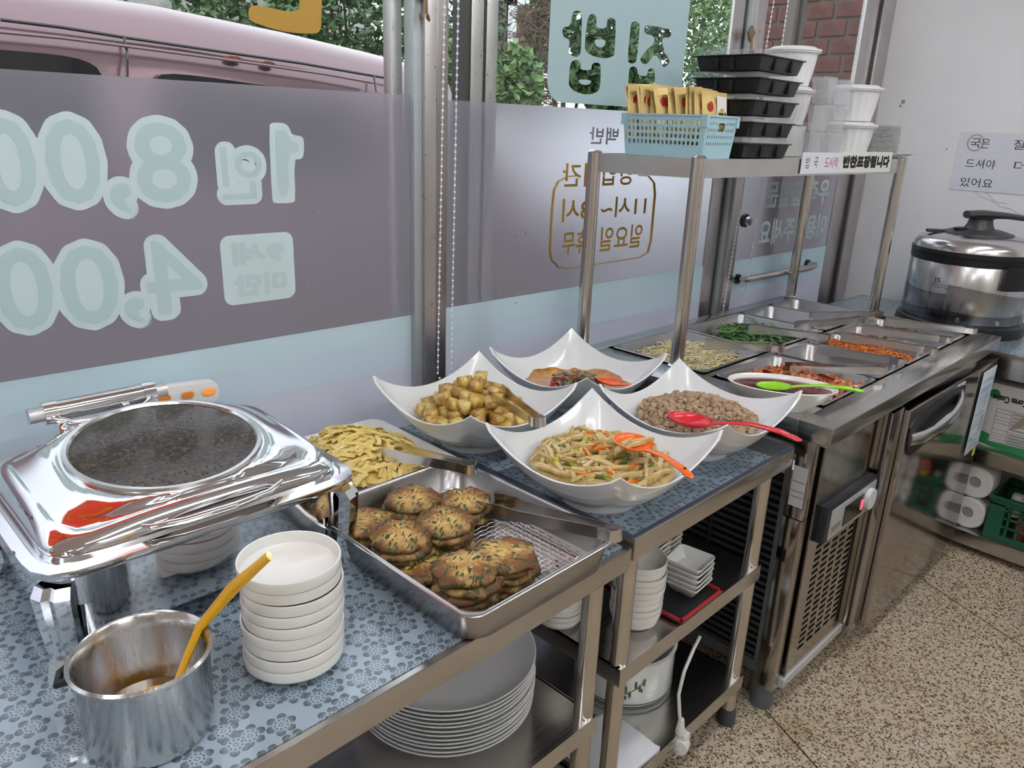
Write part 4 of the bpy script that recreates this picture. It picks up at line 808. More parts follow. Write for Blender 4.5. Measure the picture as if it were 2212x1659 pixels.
# ------------------------------------------------------------------ small pot with yellow ladle
pc = Vector((.206,.822,TZ1)); R_ = .0735
pt = thing('steel_pot', 'small brushed steel pot beside the stack of white dishes', 'pot', pc); POTM = steel('pot_steel', (.62,.61,.60), .22, (260,260,18), .08)
MB().lathe([(.004,0),(R_-.010,0),(R_-.004,.004),(R_-.002,.012),(R_,.10),(R_+.004,.106),(R_+.005,.110),(R_+.002,.113),(R_-.001,.110),(R_-.0035,.100),(R_-.006,.094),(R_-.0055,.012),(R_-.012,.004),(.004,.003)],56).build('pot_body', POTM, pt)
MB().lathe([(.004,.018),(R_-.0062,.018),(R_-.0062,.019),(.004,.0192)],40).build('soy_sauce', mat('brown_soup', (.16,.07,.012), .1, coat=.5), pt)
MB().tube([(-R_*.8+.0,.052,.095),(-R_*.8-.016,.050,.088),(-R_*.95-.012,.034,.086),(-R_*.95,.022,.093)],.005,10).build('handle', BLACK, pt)
e_ = at_z(582,1200,1.03); YLW = mat('yellow_plastic', (.80,.42,.005), .28, coat=.4)
ld = thing('ladle', 'yellow plastic ladle leaning in the small steel pot', 'ladle', pc+Vector((.018,-.004,.024)))
b0 = ld.location; tgt = e_-b0; rimp = Vector((.051,.008,.084))
mb = MB(); mb.tube([(0,0,-.008),tuple(rimp.lerp(Vector((0,0,0)),.5)),tuple(rimp),tuple(rimp.lerp(tgt,.5)+Vector((0,0,.006))),tuple(tgt)],[.006,.0055,.0065,.0085,.0055],12,flat=.7); mb.build('handle', YLW, ld)
MB().lathe([(.003,-.024),(.018,-.022),(.026,-.012),(.030,.0),(.028,.0),(.024,-.011),(.017,-.019),(.003,-.021)],24).build('cup', YLW, ld, loc=(-.012,.004,.010)); MB().sphere(rimp+Vector((.008,.0,.004)), .005, 8, 6).build('rest_peg', YLW, ld)
# ------------------------------------------------------------------ stacked dishes
def dish_mesh(r, h, foot=.62, sh=.52): return MB().lathe([(.002,.004),(r*foot-.004,.004),(r*foot-.003,0),(r*foot,0),(r*foot+.002,.004),(r*.90,h*.30),(r*.955,h*(sh-.03)),(r*.985,h*sh),(r,h*.95),(r*.99,h),(r*.955,h*.99),(r*.93,h*.5),(r*.80,h*.28),(.002,h*.24)],48).mesh('dish')
ORD = ('lowest','second lowest','third lowest','fourth from the bottom','fifth from the bottom','sixth from the bottom','seventh from the bottom','eighth from the bottom','ninth from the bottom','tenth from the bottom','eleventh from the bottom')
def stack(name, me, m, base, n, pitch, lab, cat, group, jit=.0015, seed=1, rz=0.):
    rnd = random.Random(seed)
    for k in range(n):
        lb = lab[0] if k == n-1 else lab[1]+', '+ORD[k]+' one'
        o = one(name, me, m, lb, cat, (base[0]+rnd.uniform(-1,1)*jit, base[1]+rnd.uniform(-1,1)*jit, base[2]+k*pitch), (0,0,rz+rnd.uniform(-.04,.04)), group)
stack('side_dish', dish_mesh(.0665,.030,.62,.50), CREAM, (.396,.822,TZ1), 9, .0166, ('topmost small white dish of the stack beside the steel pot','small white dish inside the stack beside the steel pot','lowest small white dish of the stack beside the steel pot'), 'dish', 'small white dishes by the steel pot')
# large plates on the lower shelf
stack('dinner_plate', MB().lathe([(.002,.003),(.10,.003),(.102,0),(.106,0),(.108,.004),(.150,.014),(.168,.028),(.1705,.031),(.168,.032),(.148,.018),(.108,.008),(.002,.007)],64).mesh('plate'), mat('grey_white_plate', (.72,.73,.73), .3, coat=.2), (.765,.955,.4222), 12, .0088, ('topmost large white plate of the stack on the lower shelf','large white plate in the stack on the lower shelf','lowest large white plate on the lower shelf'), 'plate', 'large plates on the lower shelf', .0012)
b_ = at_z(1392,1362,.487); stack('bowl', dish_mesh(.056,.042,.66,.69), CREAM, (b_.x+.012,b_.y+.036,.4872), 9, .0148, ('topmost round white bowl of the stack on the middle shelf','round white bowl in the stack on the middle shelf','lowest round white bowl on the middle shelf'), 'bowl', 'round bowls on the middle shelf')
b_ = at_z(1228,1362,.487); stack('saucer', dish_mesh(.052,.026,.66,.60), CREAM, (b_.x+.012,b_.y+.04,.4872), 7, .0118, ('topmost white saucer of the stack behind the table legs','white saucer in the stack behind the table legs'), 'saucer', 'saucers behind the table legs')
def sqdish(a, h):
    r4 = lambda s, z, r: rr3(s, s, r, z, 4); return MB().loft([r4(a*.62,0,.006), r4(a*.66,.001,.008), r4(a*.95,h*.75,.010), r4(a,h*.92,.010), r4(a*.985,h,.010), r4(a*.94,h*.97,.008), r4(a*.62,h*.25,.008), r4(a*.3,h*.2,.006)]).mesh('square_dish')
# black tray with a red rim
a_ = at_z(1483,1342,.488); tr = thing('serving_tray', 'black tray with a red rim under the small square dishes', 'tray', (a_.x,a_.y,.4872), .05)
MB().box((-.02,0,0),(.155,.215,.004)).build('tray_floor', mat('tray_black', (.012,.012,.013), .4), tr, smooth=0)
for lo, hi in (((-.02,0,.004),(.155,.006,.010)),((-.02,.209,.004),(.155,.215,.010)),((-.02,0,.004),(-.014,.215,.010)),((.149,0,.004),(.155,.215,.010))): MB().box(lo,hi).build('tray_rim', mat('tray_red', (.38,.02,.025), .35), tr, smooth=0)
SQ = sqdish(.088,.030); SQ2 = sqdish(.088,.030)
q = at_z(1512,1297,.493); stack('square_dish', SQ, PORC, (q.x+.018,q.y+.048,.4915), 5, .0135, ('topmost small square white dish on the red-rimmed tray','small square white dish stacked on the red-rimmed tray'), 'dish', 'square dishes on the tray', .0008, 2, .14)
stack('square_dish', SQ2, CREAM, (q.x-.035,q.y+.135,.4915), 9, .0135, ('topmost cream square dish of the stack behind the round bowls','cream square dish in the stack behind the round bowls'), 'dish', 'square dishes behind the bowls', .0008, 3, .1)
stack('square_dish', SQ2, CREAM, (q.x+.062,q.y+.168,.4872), 10, .0132, ('topmost cream square dish of the stack nearest the grille','cream square dish in the stack nearest the grille'), 'dish', 'square dishes by the grille', .0008, 4, .1)
# enamel pot, plug and cloth on the bottom shelf
q = at_z(1388,1540,.157); ep = thing('enamel_pot', 'white enamel pot with painted olive sprigs on the bottom shelf', 'pot', (q.x+.07,q.y+.12,.1572), .0); ER = .125
MB().lathe([(.004,0),(ER-.010,0),(ER-.003,.004),(ER,.014),(ER,.12),(ER+.004,.124),(ER-.004,.126),(ER-.006,.02),(.004,.01)],48).build('pot_body', mat('white_enamel', (.82,.86,.85), .15, coat=.5), ep)
MB().lathe([(ER+.0002,.010),(ER+.001,.011),(ER+.001,.013),(ER+.0002,.014)],48,loop=True).build('rim_line', mat('enamel_line', (.10,.16,.13), .4), ep)
va = math.atan2(-ep.location.y,-ep.location.x)
def epf(u, v): a = va+u/ER; return Vector(((ER+.001)*cos(a), (ER+.001)*sin(a), v))
MB().tube([epf(-.03,.028),epf(-.01,.040),epf(.015,.046),epf(.04,.062),epf(.06,.085)],.0011,5).build('painted_stem', mat('painted_green', (.12,.20,.09), .4), ep)
for k, (u, v) in enumerate(((-.018,.026),(.006,.030),(.012,.034),(.050,.055))): MB().sphere(epf(u,v),.006,8,6,sq=(.5,.5,1)).build('painted_olive', mat('painted_blue', (.07,.11,.17), .4), ep)
for k, (u, v, s) in enumerate(((-.022,.042,.010),(.0,.048,.012),(.012,.058,.012),(.022,.044,.011),(.035,.072,.012),(.045,.062,.011),(.055,.078,.012))): MB().sphere(epf(u,v),s,6,5,sq=(.3,.3,1)).build('painted_leaf', mat('painted_green'), ep)
pts = [at_y(1512,1375,.775),at_y(1500,1398,.77),at_y(1478,1450,.765),at_y(1466,1500,.76),at_y(1468,1545,.755),at_y(1471,1562,.752)]
pg = thing('power_plug', 'white two-pin plug hanging on its cable below the middle shelf', 'plug', at_y(1470,1600,.75)); WP = mat('plug_white', (.74,.74,.72), .35); L0 = pg.location
MB().tube([p-L0 for p in pts],.0042,10).build('cable', WP, pg); e = pts[-1]-L0
MB().tube([e+Vector((0,0,.012)),e,e-Vector((0,0,.012)),e-Vector((-.004,0,.028))],[.0065,.0085,.010,.013],12).build('strain_relief', WP, pg)
mb = MB(); mb.cyl((-.012,-.004,-.012),(.014,.004,-.012),.021,n=20); mb.box((-.004,-.012,-.03),(.02,.012,.02)); mb.build('plug_body', WP, pg, bevel=.003)
for dz in (-.022,.0): MB().cyl((-.034,-.008,dz-.002),(-.012,-.004,dz-.002),.0024,n=8).build('pin', CHROME, pg)
q = at_z(1345,1650,.158); cl = []; rnd = random.Random(4)
mb = MB(); n = 12
gr = [[(q.x-.08+i*.016, q.y-.03+j*.014, .1575+.004+.010*abs(noise.noise(Vector((i*.5,j*.5,1))))+.012*math.exp(-((i-7)**2+(j-6)**2)/12)) for j in range(n)] for i in range(n)]
mb.add([p for r_ in gr for p in r_]+[(p[0],p[1],.1572) for r_ in gr for p in r_], [(i*n+j,i*n+j+1,(i+1)*n+j+1,(i+1)*n+j) for i in range(n-1) for j in range(n-1)]+[(n*n+i*n+j,n*n+(i+1)*n+j,n*n+(i+1)*n+j+1,n*n+i*n+j+1) for i in range(n-1) for j in range(n-1)]+[(k,k+1,n*n+k+1,n*n+k) for k in range(n-1)]+[(i*n,(i+1)*n,n*n+(i+1)*n,n*n+i*n) for i in range(n-1)]+[(i*n+n-1,(i+1)*n+n-1,n*n+(i+1)*n+n-1,n*n+i*n+n-1) for i in range(n-1)]+[((n-1)*n+k,(n-1)*n+k+1,n*n+(n-1)*n+k+1,n*n+(n-1)*n+k) for k in range(n-1)])
tag(mb.build('cloth_bag', mat('white_cloth', (.78,.80,.84), .7)), 'crumpled white cloth lying on the bottom shelf of the bowl table', 'cloth')
# torn paper scrap on the table corner
p = on(c2,L2-.004,-.002,T2Z-.055); tag(MB().prism(smooth_poly([(0,0),(.018,-.004),(.013,.008),(.014,.022),(.004,.024),(.004,.010)],1),-.0006,.0006,Matrix.Rotation(pi/2,4,'X')).build('paper_scrap', mat('scrap_white', (.8,.8,.78), .6), loc=p, rot=(0,0,.2)), 'torn white paper scrap stuck on the table corner by the fridge', 'paper')
# ------------------------------------------------------------------ omelette strips
ed = thing('serving_dish', 'long white rectangular dish piled with shredded omelette', 'dish', (.800,1.285,TZ1), .02)
MB().loft([rr3(.22,.25,.03,0),rr3(.23,.26,.03,.002),rr3(.285,.325,.03,.028),rr3(.292,.332,.03,.030),rr3(.288,.328,.03,.032),rr3(.278,.318,.03,.029),rr3(.22,.25,.03,.007),rr3(.05,.05,.02,.006)]).build('dish_body', WHITE, ed)
EGG = [mat('omelette_%d' % k, c, .5, var=(70.,d_,.4,.7), bump=(160.,.3,.002)) for k, (c, d_) in enumerate((((.76,.60,.20),(.68,.48,.12)), ((.80,.66,.28),(.72,.55,.17)), ((.70,.53,.15),(.55,.36,.09))))]
def eggh(x, y): r = (x/.125)**2+(y/.15)**2; return .012+.055*max(0,1-r)**.6+.012*math.exp(-((x+.02)**2+(y-.08)**2)/.003)
mb = MB(); n = 22; mb.loft([[(x_*.118*k, y_*.14*k, eggh(x_*.118*k,y_*.14*k)-.006) for x_, y_ in [(cos(2*pi*j/n),sin(2*pi*j/n)) for j in range(n)]] for k in (1.,.85,.7,.5,.3,.1)])
mb.build('omelette_heap', EGG[2], ed)
def strip_mesh(L_, w_, t, bend, seed):
    rnd = random.Random(seed); rg = []; n = 5
    for i in range(n):
        a = i/(n-1)-.5; z = bend*(.25-a*a)*4+rnd.uniform(-.001,.001); y = rnd.uniform(-.0015,.0015); tw = rnd.uniform(-.3,.3)
        rg.append([(a*L_, y+dy*w_/2*cos(tw), z+dz*t/2+dy*w_/2*sin(tw)) for dy, dz in ((-1,-1),(1,-1),(1,1),(-1,1))])
    return MB().loft(rg).mesh('strip')
SM = []
for k in range(9):
    me = strip_mesh(random.uniform(.035,.055), random.uniform(.008,.012), .0022, random.uniform(-.002,.006), k); me.materials.append(EGG[k % 3]); SM.append(me)
rnd = random.Random(11)
for k in range(240):
    while True:
        x, y = rnd.uniform(-.118,.118), rnd.uniform(-.145,.145)
        if (x/.118)**2+(y/.145)**2 < 1: break
    p = ed.matrix_basis @ Vector((x, y, eggh(x,y)-.003+rnd.uniform(0,.006)))
    nx = -(eggh(x+.004,y)-eggh(x-.004,y))/.008; ny = -(eggh(x,y+.004)-eggh(x,y-.004))/.008; a = rnd.gauss(.9,.6)
    m3 = Vector((nx,ny,1)).normalized().to_track_quat('Z','Y').to_matrix() @ Matrix.Rotation(a,3,'Z') @ Matrix.Rotation(rnd.uniform(-.25,.25),3,'X')
    o = bpy.data.objects.new('omelette_strip', SM[k % 9]); COL.objects.link(o); o.location = p; o.rotation_euler = m3.to_euler(); tag(o, 'pale yellow omelette strip in the pile on the long white dish', 'omelette strip', 'shredded omelette strips')
# ------------------------------------------------------------------ pancake tray
tc = Vector((.738,.884,0)); tt = .045; TR = .856
ty = thing('steel_tray', 'deep steel tray with chive pancakes on a wire grid', 'tray', (tc.x,tc.y,TR), tt); gnpan(.345,.425,.062,.010,.0018,.04,.028).build('tray_body', mat('tray_steel', (.46,.445,.44), .27, 1.), ty, smooth=50)
wr = thing('wire_grid', 'woven wire draining grid lying in the pancake tray', 'grid', (tc.x,tc.y,TR-.061), tt); mb = MB(); gw, gd = .285, .365
for k in range(27):
    x = -gw/2+gw*k/26; mb.tube([(x,-gd/2+gd*i/34,.010+.0012*(1 if (i+k) % 2 else -1)) for i in range(35)],.0008,4)
for k in range(35):
    y = -gd/2+gd*k/34; mb.tube([(-gw/2+gw*i/26,y,.010-.0012*(1 if (i+k) % 2 else -1)) for i in range(27)],.0008,4)
q = mb.build('mesh_wires', mat('wire_steel', (.6,.58,.57), .25, 1.), wr); q['kind'] = 'stuff'
for o_ in (0,.006): MB().tube([(x,y,.011-o_) for x, y in rrect(gw+.006,gd+.006,.02,4)+[rrect(gw+.006,gd+.006,.02,4)[0]]],.0022,6).build('border_wire', mat('wire_steel'), wr)
for x in (-.1,.1):
    for y in (-.13,.13): MB().cyl((x,y,.001),(x,y,.009),.003,n=6).build('foot_wire', mat('wire_steel'), wr)
def pancake_mat():
    m = mat('chive_pancake', (.5,.3,.1), .5, bump=(75.,.9,.004)); nt = m.node_tree; b = nt.nodes['Principled BSDF']; oc = coords(nt); L = nt.links
    n1 = noise_n(nt, 38., oc); c = mixc(nt, maprange(nt, n1.outputs[0], .40, .62), (.60,.40,.13,1), (.26,.10,.022,1))
    n0 = noise_n(nt, 90., oc); c = mixc(nt, maprange(nt, n0.outputs[0], .58, .70), c, (.72,.56,.26,1))
    sp = nt.nodes.new('ShaderNodeSeparateXYZ'); L.new(oc, sp.inputs[0]); r = math_n(nt, 'SQRT', math_n(nt, 'ADD', math_n(nt, 'MULTIPLY', sp.outputs[0], sp.outputs[0]), math_n(nt, 'MULTIPLY', sp.outputs[1], sp.outputs[1])))
    k = math_n(nt, 'MULTIPLY', maprange(nt, r, .022, .050), maprange(nt, n1.outputs[0], .3, .58, .45, 1.)); c = mixc(nt, k, c, (.10,.034,.008,1))
    for rot, th in ((.5,.635),(1.2,.645),(1.9,.635),(2.8,.645)):
        mp = nt.nodes.new('ShaderNodeMapping'); mp.inputs['Rotation'].default_value = (0,0,rot); mp.inputs['Scale'].default_value = (55,170,90); L.new(oc, mp.inputs[0]); n2 = nt.nodes.new('ShaderNodeTexNoise'); n2.inputs['Scale'].default_value = 1; n2.inputs['Detail'].default_value = 1; L.new(mp.outputs[0], n2.inputs['Vector'])
        c = mixc(nt, maprange(nt, n2.outputs[0], th, th+.03), c, (.026,.06,.010,1))
    L.new(c, b.inputs['Base Color']); return m
PCM = pancake_mat()
def pancake(seed):
    n = 64; rings = []; S_ = Vector((seed*7.3,0,0))
    def R2(j, k): a = 2*pi*j/n; return k*(.0505+.006*noise.noise(Vector((cos(a)*1.6,sin(a)*1.6,0))+S_)+.0036*noise.noise(Vector((cos(a)*5,sin(a)*5,0))+S_)+.0016*noise.noise(Vector((cos(a)*13,sin(a)*13,0))+S_))
    for k, z in ((.3,0),(.75,0),(.95,.001),(1.,.0045),(.985,.0085),(.94,.0108),(.87,.0122),(.78,.0132),(.68,.014),(.58,.0146),(.48,.015),(.38,.0153),(.28,.0155),(.18,.0156),(.06,.0157)):
        rg = []
        for j in range(n):
            r = R2(j,k); a = 2*pi*j/n; p = Vector((r*cos(a), r*sin(a), 0)); zz = z+(.0040*noise.noise(p*48+S_)+.0026*noise.noise(p*115+S_)+.0012*noise.noise(p*260+S_))*(1 if z > .004 else .4)-.0035*max(0,k-.6)*(1+noise.noise(p*20+S_)); rg.append((p.x,p.y,zz))
        rings.append(rg)
    me = MB().loft(rings).mesh('pancake'); return me
PCS = [pancake(k) for k in range(5)]
for me in PCS: me.materials.append(PCM); me.polygons.foreach_set('use_smooth',[True]*len(me.polygons))
piles = [((893,1068),4,'the pile by the far tray wall'),((1002,1072),3,'the pile at the far tray corner'),((785,1118),3,'the pile against the chafing dish'),((962,1116),4,'the pile in the middle of the tray'),((855,1150),4,'the pile nearest the white dishes'),((1092,1186),5,'the pile beside the empty grid'),((968,1235),5,'the pile over the table edge')]
k0 = 0; rnd = random.Random(21)
def tray_in(p):
    d = Vector(p)-tc; u = Vector((cos(tt),sin(tt),0)); v = Vector((-sin(tt),cos(tt),0)); a, b = max(-.098,min(.098,d.dot(u))), max(-.135,min(.135,d.dot(v))); q = tc+u*a+v*b; return Vector((q.x,q.y,p[2]))
for (px,py), n, lb in piles:
    zt = TR-.049+n*.0122; p = tray_in(at_z(px,py,zt+.004))
    for k in range(n):
        o = one('chive_pancake', PCS[k0 % 5], None, 'chive pancake of '+lb+', '+('topmost' if k == n-1 else ORD[k])+' one', 'pancake', tuple(tray_in(Vector((p.x+(0 if k == n-1 else rnd.uniform(-.009,.009)), p.y+(0 if k == n-1 else rnd.uniform(-.009,.009)), TR-.0485+k*.0124)))), (rnd.uniform(-.04,.04),rnd.uniform(-.04,.04),rnd.uniform(0,6.3)), 'chive pancakes', smooth=0); k0 += 1
for px, py in ((880,1225),(925,1165)):
    p = tray_in(at_z(px,py,TR-.035)); one('chive_pancake', PCS[k0 % 5], None, ('single chive pancake lying flat beside the pile over the table edge','single chive pancake lying flat between the middle piles')[k0 % 2], 'pancake', (p.x,p.y,TR-.0485), (0,.03,k0), 'chive pancakes', smooth=0); k0 += 1
tongs('plain steel tongs resting on the tray rim beside the omelette', at_z(1008,1008,.872), at_z(838,972,.862), .045, .024, False)
tongs('plain steel tongs lying across the empty half of the wire grid', at_z(1318,1150,.868), at_z(1052,1088,.834), .05, .026, False)
# ------------------------------------------------------------------ square bowls
BH = .148
def bowl_surf(a_, t, inner):
    A = .168 if not inner else .164; c_, s_ = cos(a_), sin(a_); e = 2+24*t**3; rs = A*(abs(c_)**e+abs(s_)**e)**(-1/e); uu = min(abs(c_),abs(s_))/max(abs(c_),abs(s_))
    zr = .092+(BH-.092)*uu**2.0; r0 = .062; rr_ = r0+(rs-r0)*t**.80 if t > 0 else r0
    z = .016+(zr-.016)*t**1.75
    if inner: z += .0045*(1-t)+.0004; rr_ -= .0005
    return rr_*c_, rr_*s_, z
def bowl_mesh():
    n = 96; m_ = MB(); out = []
    for r, z in ((.02,.014),(.070,.012),(.072,0),(.078,0),(.080,.010),(.074,.0165)): out.append([(r*cos(2*pi*j/n), r*sin(2*pi*j/n), z) for j in range(n)])
    for i in range(1, 23):
        t = i/22; rg = []
        for j in range(n):
            x, y, z = bowl_surf(2*pi*j/n, t, False); k = 1+(.006*sin(t*44) if t < .86 else 0); rg.append((x*k, y*k, z))
        out.append(rg)
    for i in range(16, -1, -1): out.append([bowl_surf(2*pi*j/n, i/16, True) for j in range(n)])
    out.append([(.02*cos(2*pi*j/n), .02*sin(2*pi*j/n), .0195) for j in range(n)])
    return m_.loft(out).mesh('square_bowl')
BME = bowl_mesh(); BMAT = mat('bowl_white', (.80,.82,.83), .2, coat=.3)
BC = {'potato':(1.068,1.240), 'sauce':(1.436,1.262), 'julienne':(1.082,.872), 'meat':(1.440,.893)}
for k, lb in (('potato','wavy white square bowl of browned potato cubes'),('sauce','wavy white square bowl with a red-brown stir-fry nearly used up'),('julienne','wavy white square bowl of stir-fried potato sticks'),('meat','wavy white square bowl of fried minced meat')):
    one('square_bowl', BME, BMAT, lb, 'bowl', (*BC[k],TZ2), (0,0,TH), 'white square bowls', smooth=60)
def binner(r, a=0.): # height of the bowl's inner wall at radius r
    lo, hi = 0., 1.
    for _ in range(20):
        m_ = (lo+hi)/2; x, y, z = bowl_surf(a, m_, True)
        if math.hypot(x,y) < r: lo = m_
        else: hi = m_
    return bowl_surf(a, lo, True)[2]
def heap(r, R_, zc, zr, p=1.6): return zc-(zc-zr)*(r/R_)**p
def mound(name, m_, label, cat, c, R_, zc, zr, amp=.004, fq=70., seed=0, kind=None, parent=None, nz=40):
    mb = MB(); rings = []; n = 56
    rings.append([(R_*.5*cos(2*pi*j/n), R_*.5*sin(2*pi*j/n), .026) for j in range(n)])
    for i in range(13):
        k = 1-i/12*.985; rg = []
        for j in range(n):
            a = 2*pi*j/n; rr_ = R_*k*(1+.05*noise.noise(Vector((cos(a)*2,sin(a)*2,seed)))); x, y = rr_*cos(a), rr_*sin(a); q = Vector((x,y,seed))*fq
            rg.append((x, y, heap(rr_,R_*1.05,zc,zr)+amp*noise.noise(q)+amp*.5*noise.noise(q*2.3)))
        rings.append(rg)
    o = mb.loft(rings).build(name, m_, parent, loc=None if parent else (c[0],c[1],TZ2), smooth=60)
    if label: tag(o, label, cat)
    if kind: o['kind'] = kind
    return o
def scatter(n, R_, seed, mind=.0):
    rnd = random.Random(seed); out = []; tries = 0
    while len(out) < n and tries < n*60:
        tries += 1; a = rnd.uniform(0,2*pi); r = R_*math.sqrt(rnd.random())
        p = (r*cos(a), r*sin(a))
        if all((p[0]-q[0])**2+(p[1]-q[1])**2 > mind*mind for q in out): out.append(p)
    return out
def rnd_rot(rnd, flat=1.): return (rnd.uniform(-1,1)*flat, rnd.uniform(-1,1)*flat, rnd.uniform(0,6.28))
# potato cubes
PM = [mat('potato_%d' % k, c, .3, coat=.25, var=(45.,d_,.45,.68), bump=(120.,.25,.002)) for k, (c, d_) in enumerate((((.62,.44,.11),(.36,.14,.025)), ((.66,.50,.16),(.42,.19,.035)), ((.56,.36,.08),(.22,.075,.018))))]
CM = []
for k in range(6):
    mb = MB(); s = .0150; mb.box((-s,-s*.9,-s*.85),(s,s*.9,s*.85)); mb.v = [(x+random.uniform(-.002,.002), y+random.uniform(-.002,.002), z+random.uniform(-.002,.002)) for x, y, z in mb.v]
    me = mb.mesh('cube'); bm = bmesh.new(); bm.from_mesh(me); bmesh.ops.bevel(bm, geom=bm.edges[:], offset=.0013, segments=2, affect='EDGES'); bm.to_mesh(me); bm.free(); me.materials.append(PM[k % 3]); me.polygons.foreach_set('use_smooth',[True]*len(me.polygons)); CM.append(me)
def put(name, me, c, x, y, z, rot, label, cat, group, base=None, scale=None):
    o = bpy.data.objects.new(name, me); COL.objects.link(o); o.location = (c[0]+x, c[1]+y, (TZ2 if base is None else base)+z); o.rotation_euler = rot
    if scale: o.scale = scale
    return tag(o, label, cat, group)
rnd = random.Random(31); c = BC['potato']; k = 0
for lay, (R_, n, dz, md) in enumerate(((.105,34,-.012,.026),(.118,46,.008,.0255),(.075,20,.032,.0255),(.03,3,.053,.025))):
    for x, y in scatter(n, R_, 40+lay, md):
        r = math.hypot(x,y); z = max(binner(r)+.012, heap(r,.115,.094,.062))+dz if lay else binner(r)+.022
        put('potato_cube', CM[k % 6], c, x-.004, y, z, rnd_rot(rnd,.5), 'browned cube in the heap of fried potatoes', 'potato cube', 'fried potato cubes'); k += 1
tongs('plain steel tongs stuck in the heap of potato cubes', at_z(1160,908,.958), at_z(1062,842,.925), .05, .022, False)
# stir-fried potato sticks
JM = []
for k in range(10):
    col, d_ = (((.62,.48,.22),(.52,.37,.14)), ((.66,.54,.29),(.56,.42,.18)), ((.58,.43,.17),(.46,.31,.11)))[k % 3]
    me = strip_mesh(random.uniform(.048,.070), random.uniform(.0062,.0080), random.uniform(.0055,.007), random.uniform(-.002,.005), 100+k); me.materials.append(mat('potato_stick_%d' % (k % 3), col, .35, coat=.2, var=(60.,d_,.4,.7))); JM.append(me)
CR = [strip_mesh(.045,.0055,.005,.003,k) for k in (5,6)]; ZU = [strip_mesh(.034,.009,.0045,.006,k) for k in (7,8)]
for me in CR: me.materials.append(mat('carrot', (.72,.20,.015), .35, coat=.2))
for j, me in enumerate(ZU): me.materials.append(mat('zucchini_%d' % j, ((.10,.16,.02),(.42,.36,.03))[j], .4, var=(80.,(.40,.38,.05),.5,.62)))
c = BC['julienne']; mound('potato_stick_bed', mat('potato_stick_bed', (.50,.38,.15), .5, var=(60.,(.36,.24,.08),.4,.7)), 'packed bed of stir-fried potato sticks filling the square bowl', 'food', c, .140, .098, .070, .003, 60., 3, 'stuff')
def sticks(name, meshes, n, R_, seed, label, cat, group, c, zc, zr, up=.004):
    rnd = random.Random(seed)
    for k, (x, y) in enumerate(scatter(n, R_, seed)):
        r = math.hypot(x,y); spin = rnd.uniform(0,6.28) if r < .085 else math.atan2(y,x)+pi/2+rnd.gauss(0,.35); m3 = Matrix.Rotation(spin,3,'Z') @ Matrix.Rotation(rnd.uniform(-.28,.28),3,'Y') @ Matrix.Rotation(rnd.uniform(-.3,.3),3,'X')
        put(name, meshes[k % len(meshes)], c, x, y, heap(r,.138,zc,zr)+up+rnd.uniform(-.004,.007), m3.to_euler(), label, cat, group)
sticks('potato_stick', JM, 260, .124, 51, 'pale potato stick in the stir-fried bowl', 'potato stick', 'stir-fried potato sticks', c, .100, .070)
sticks('carrot_stick', CR, 22, .128, 52, 'orange carrot stick among the stir-fried potato sticks', 'carrot stick', 'carrot sticks', c, .101, .070, .006)
sticks('zucchini_piece', ZU, 18, .122, 53, 'green zucchini slice among the stir-fried potato sticks', 'zucchini', 'zucchini slices', c, .102, .071, .006)
spoon('serving_spoon', 'orange plastic spoon resting in the bowl of potato sticks', 'spoon', at_z(1368,953,.942), at_z(1497,1032,.938), .042, .036, .012, (.85,.15,.02), .0062, 0, .012)
sticks('potato_stick', JM, 5, .018, 54, 'potato stick lying in the orange spoon', 'potato stick', 'potato sticks in the spoon', tuple(at_z(1368,953,.940))[:2], .132, .125, .0)
# minced meat
c = BC['meat']; MM = mat('minced_meat', (.43,.305,.195), .6, bump=(200.,.6,.002), var=(60.,(.31,.20,.12),.4,.68))
rnd = random.Random(61); mb = MB(); nn = 60
for x, y in scatter(1600, .134, 62):
    r = math.hypot(x,y); s = .0024+.0058*rnd.random()**1.6; mb.sphere((x,y,heap(r,.138,.120,.074)+.0045*noise.noise(Vector((x,y,1))*60)+rnd.uniform(-.004,.004)), s, 8, 6, sq=(rnd.uniform(.7,1.3),rnd.uniform(.7,1.3),rnd.uniform(.7,1.2)))
mb.v = [(v[0]+.0026*noise.noise(Vector(v)*260), v[1]+.0026*noise.noise(Vector(v)*260+Vector((9,0,0))), v[2]+.0026*noise.noise(Vector(v)*260+Vector((0,9,0)))) for v in mb.v]
mm = thing('minced_meat', 'crumbly brown fried minced meat heaped in the square bowl', 'meat', (*c,TZ2)); q = mb.build('crumbs', MM, mm, smooth=28); q['kind'] = 'stuff'; mound('meat_bed', MM, None, None, c, .134, .114, .070, .003, 80., 5, 'stuff', mm)
spoon('serving_spoon', 'red plastic spoon lying on the minced meat', 'spoon', at_z(1492,903,.938), at_z(1732,951,.930), .048, .036, .017, (.62,.015,.03), .0068, 28, .022)
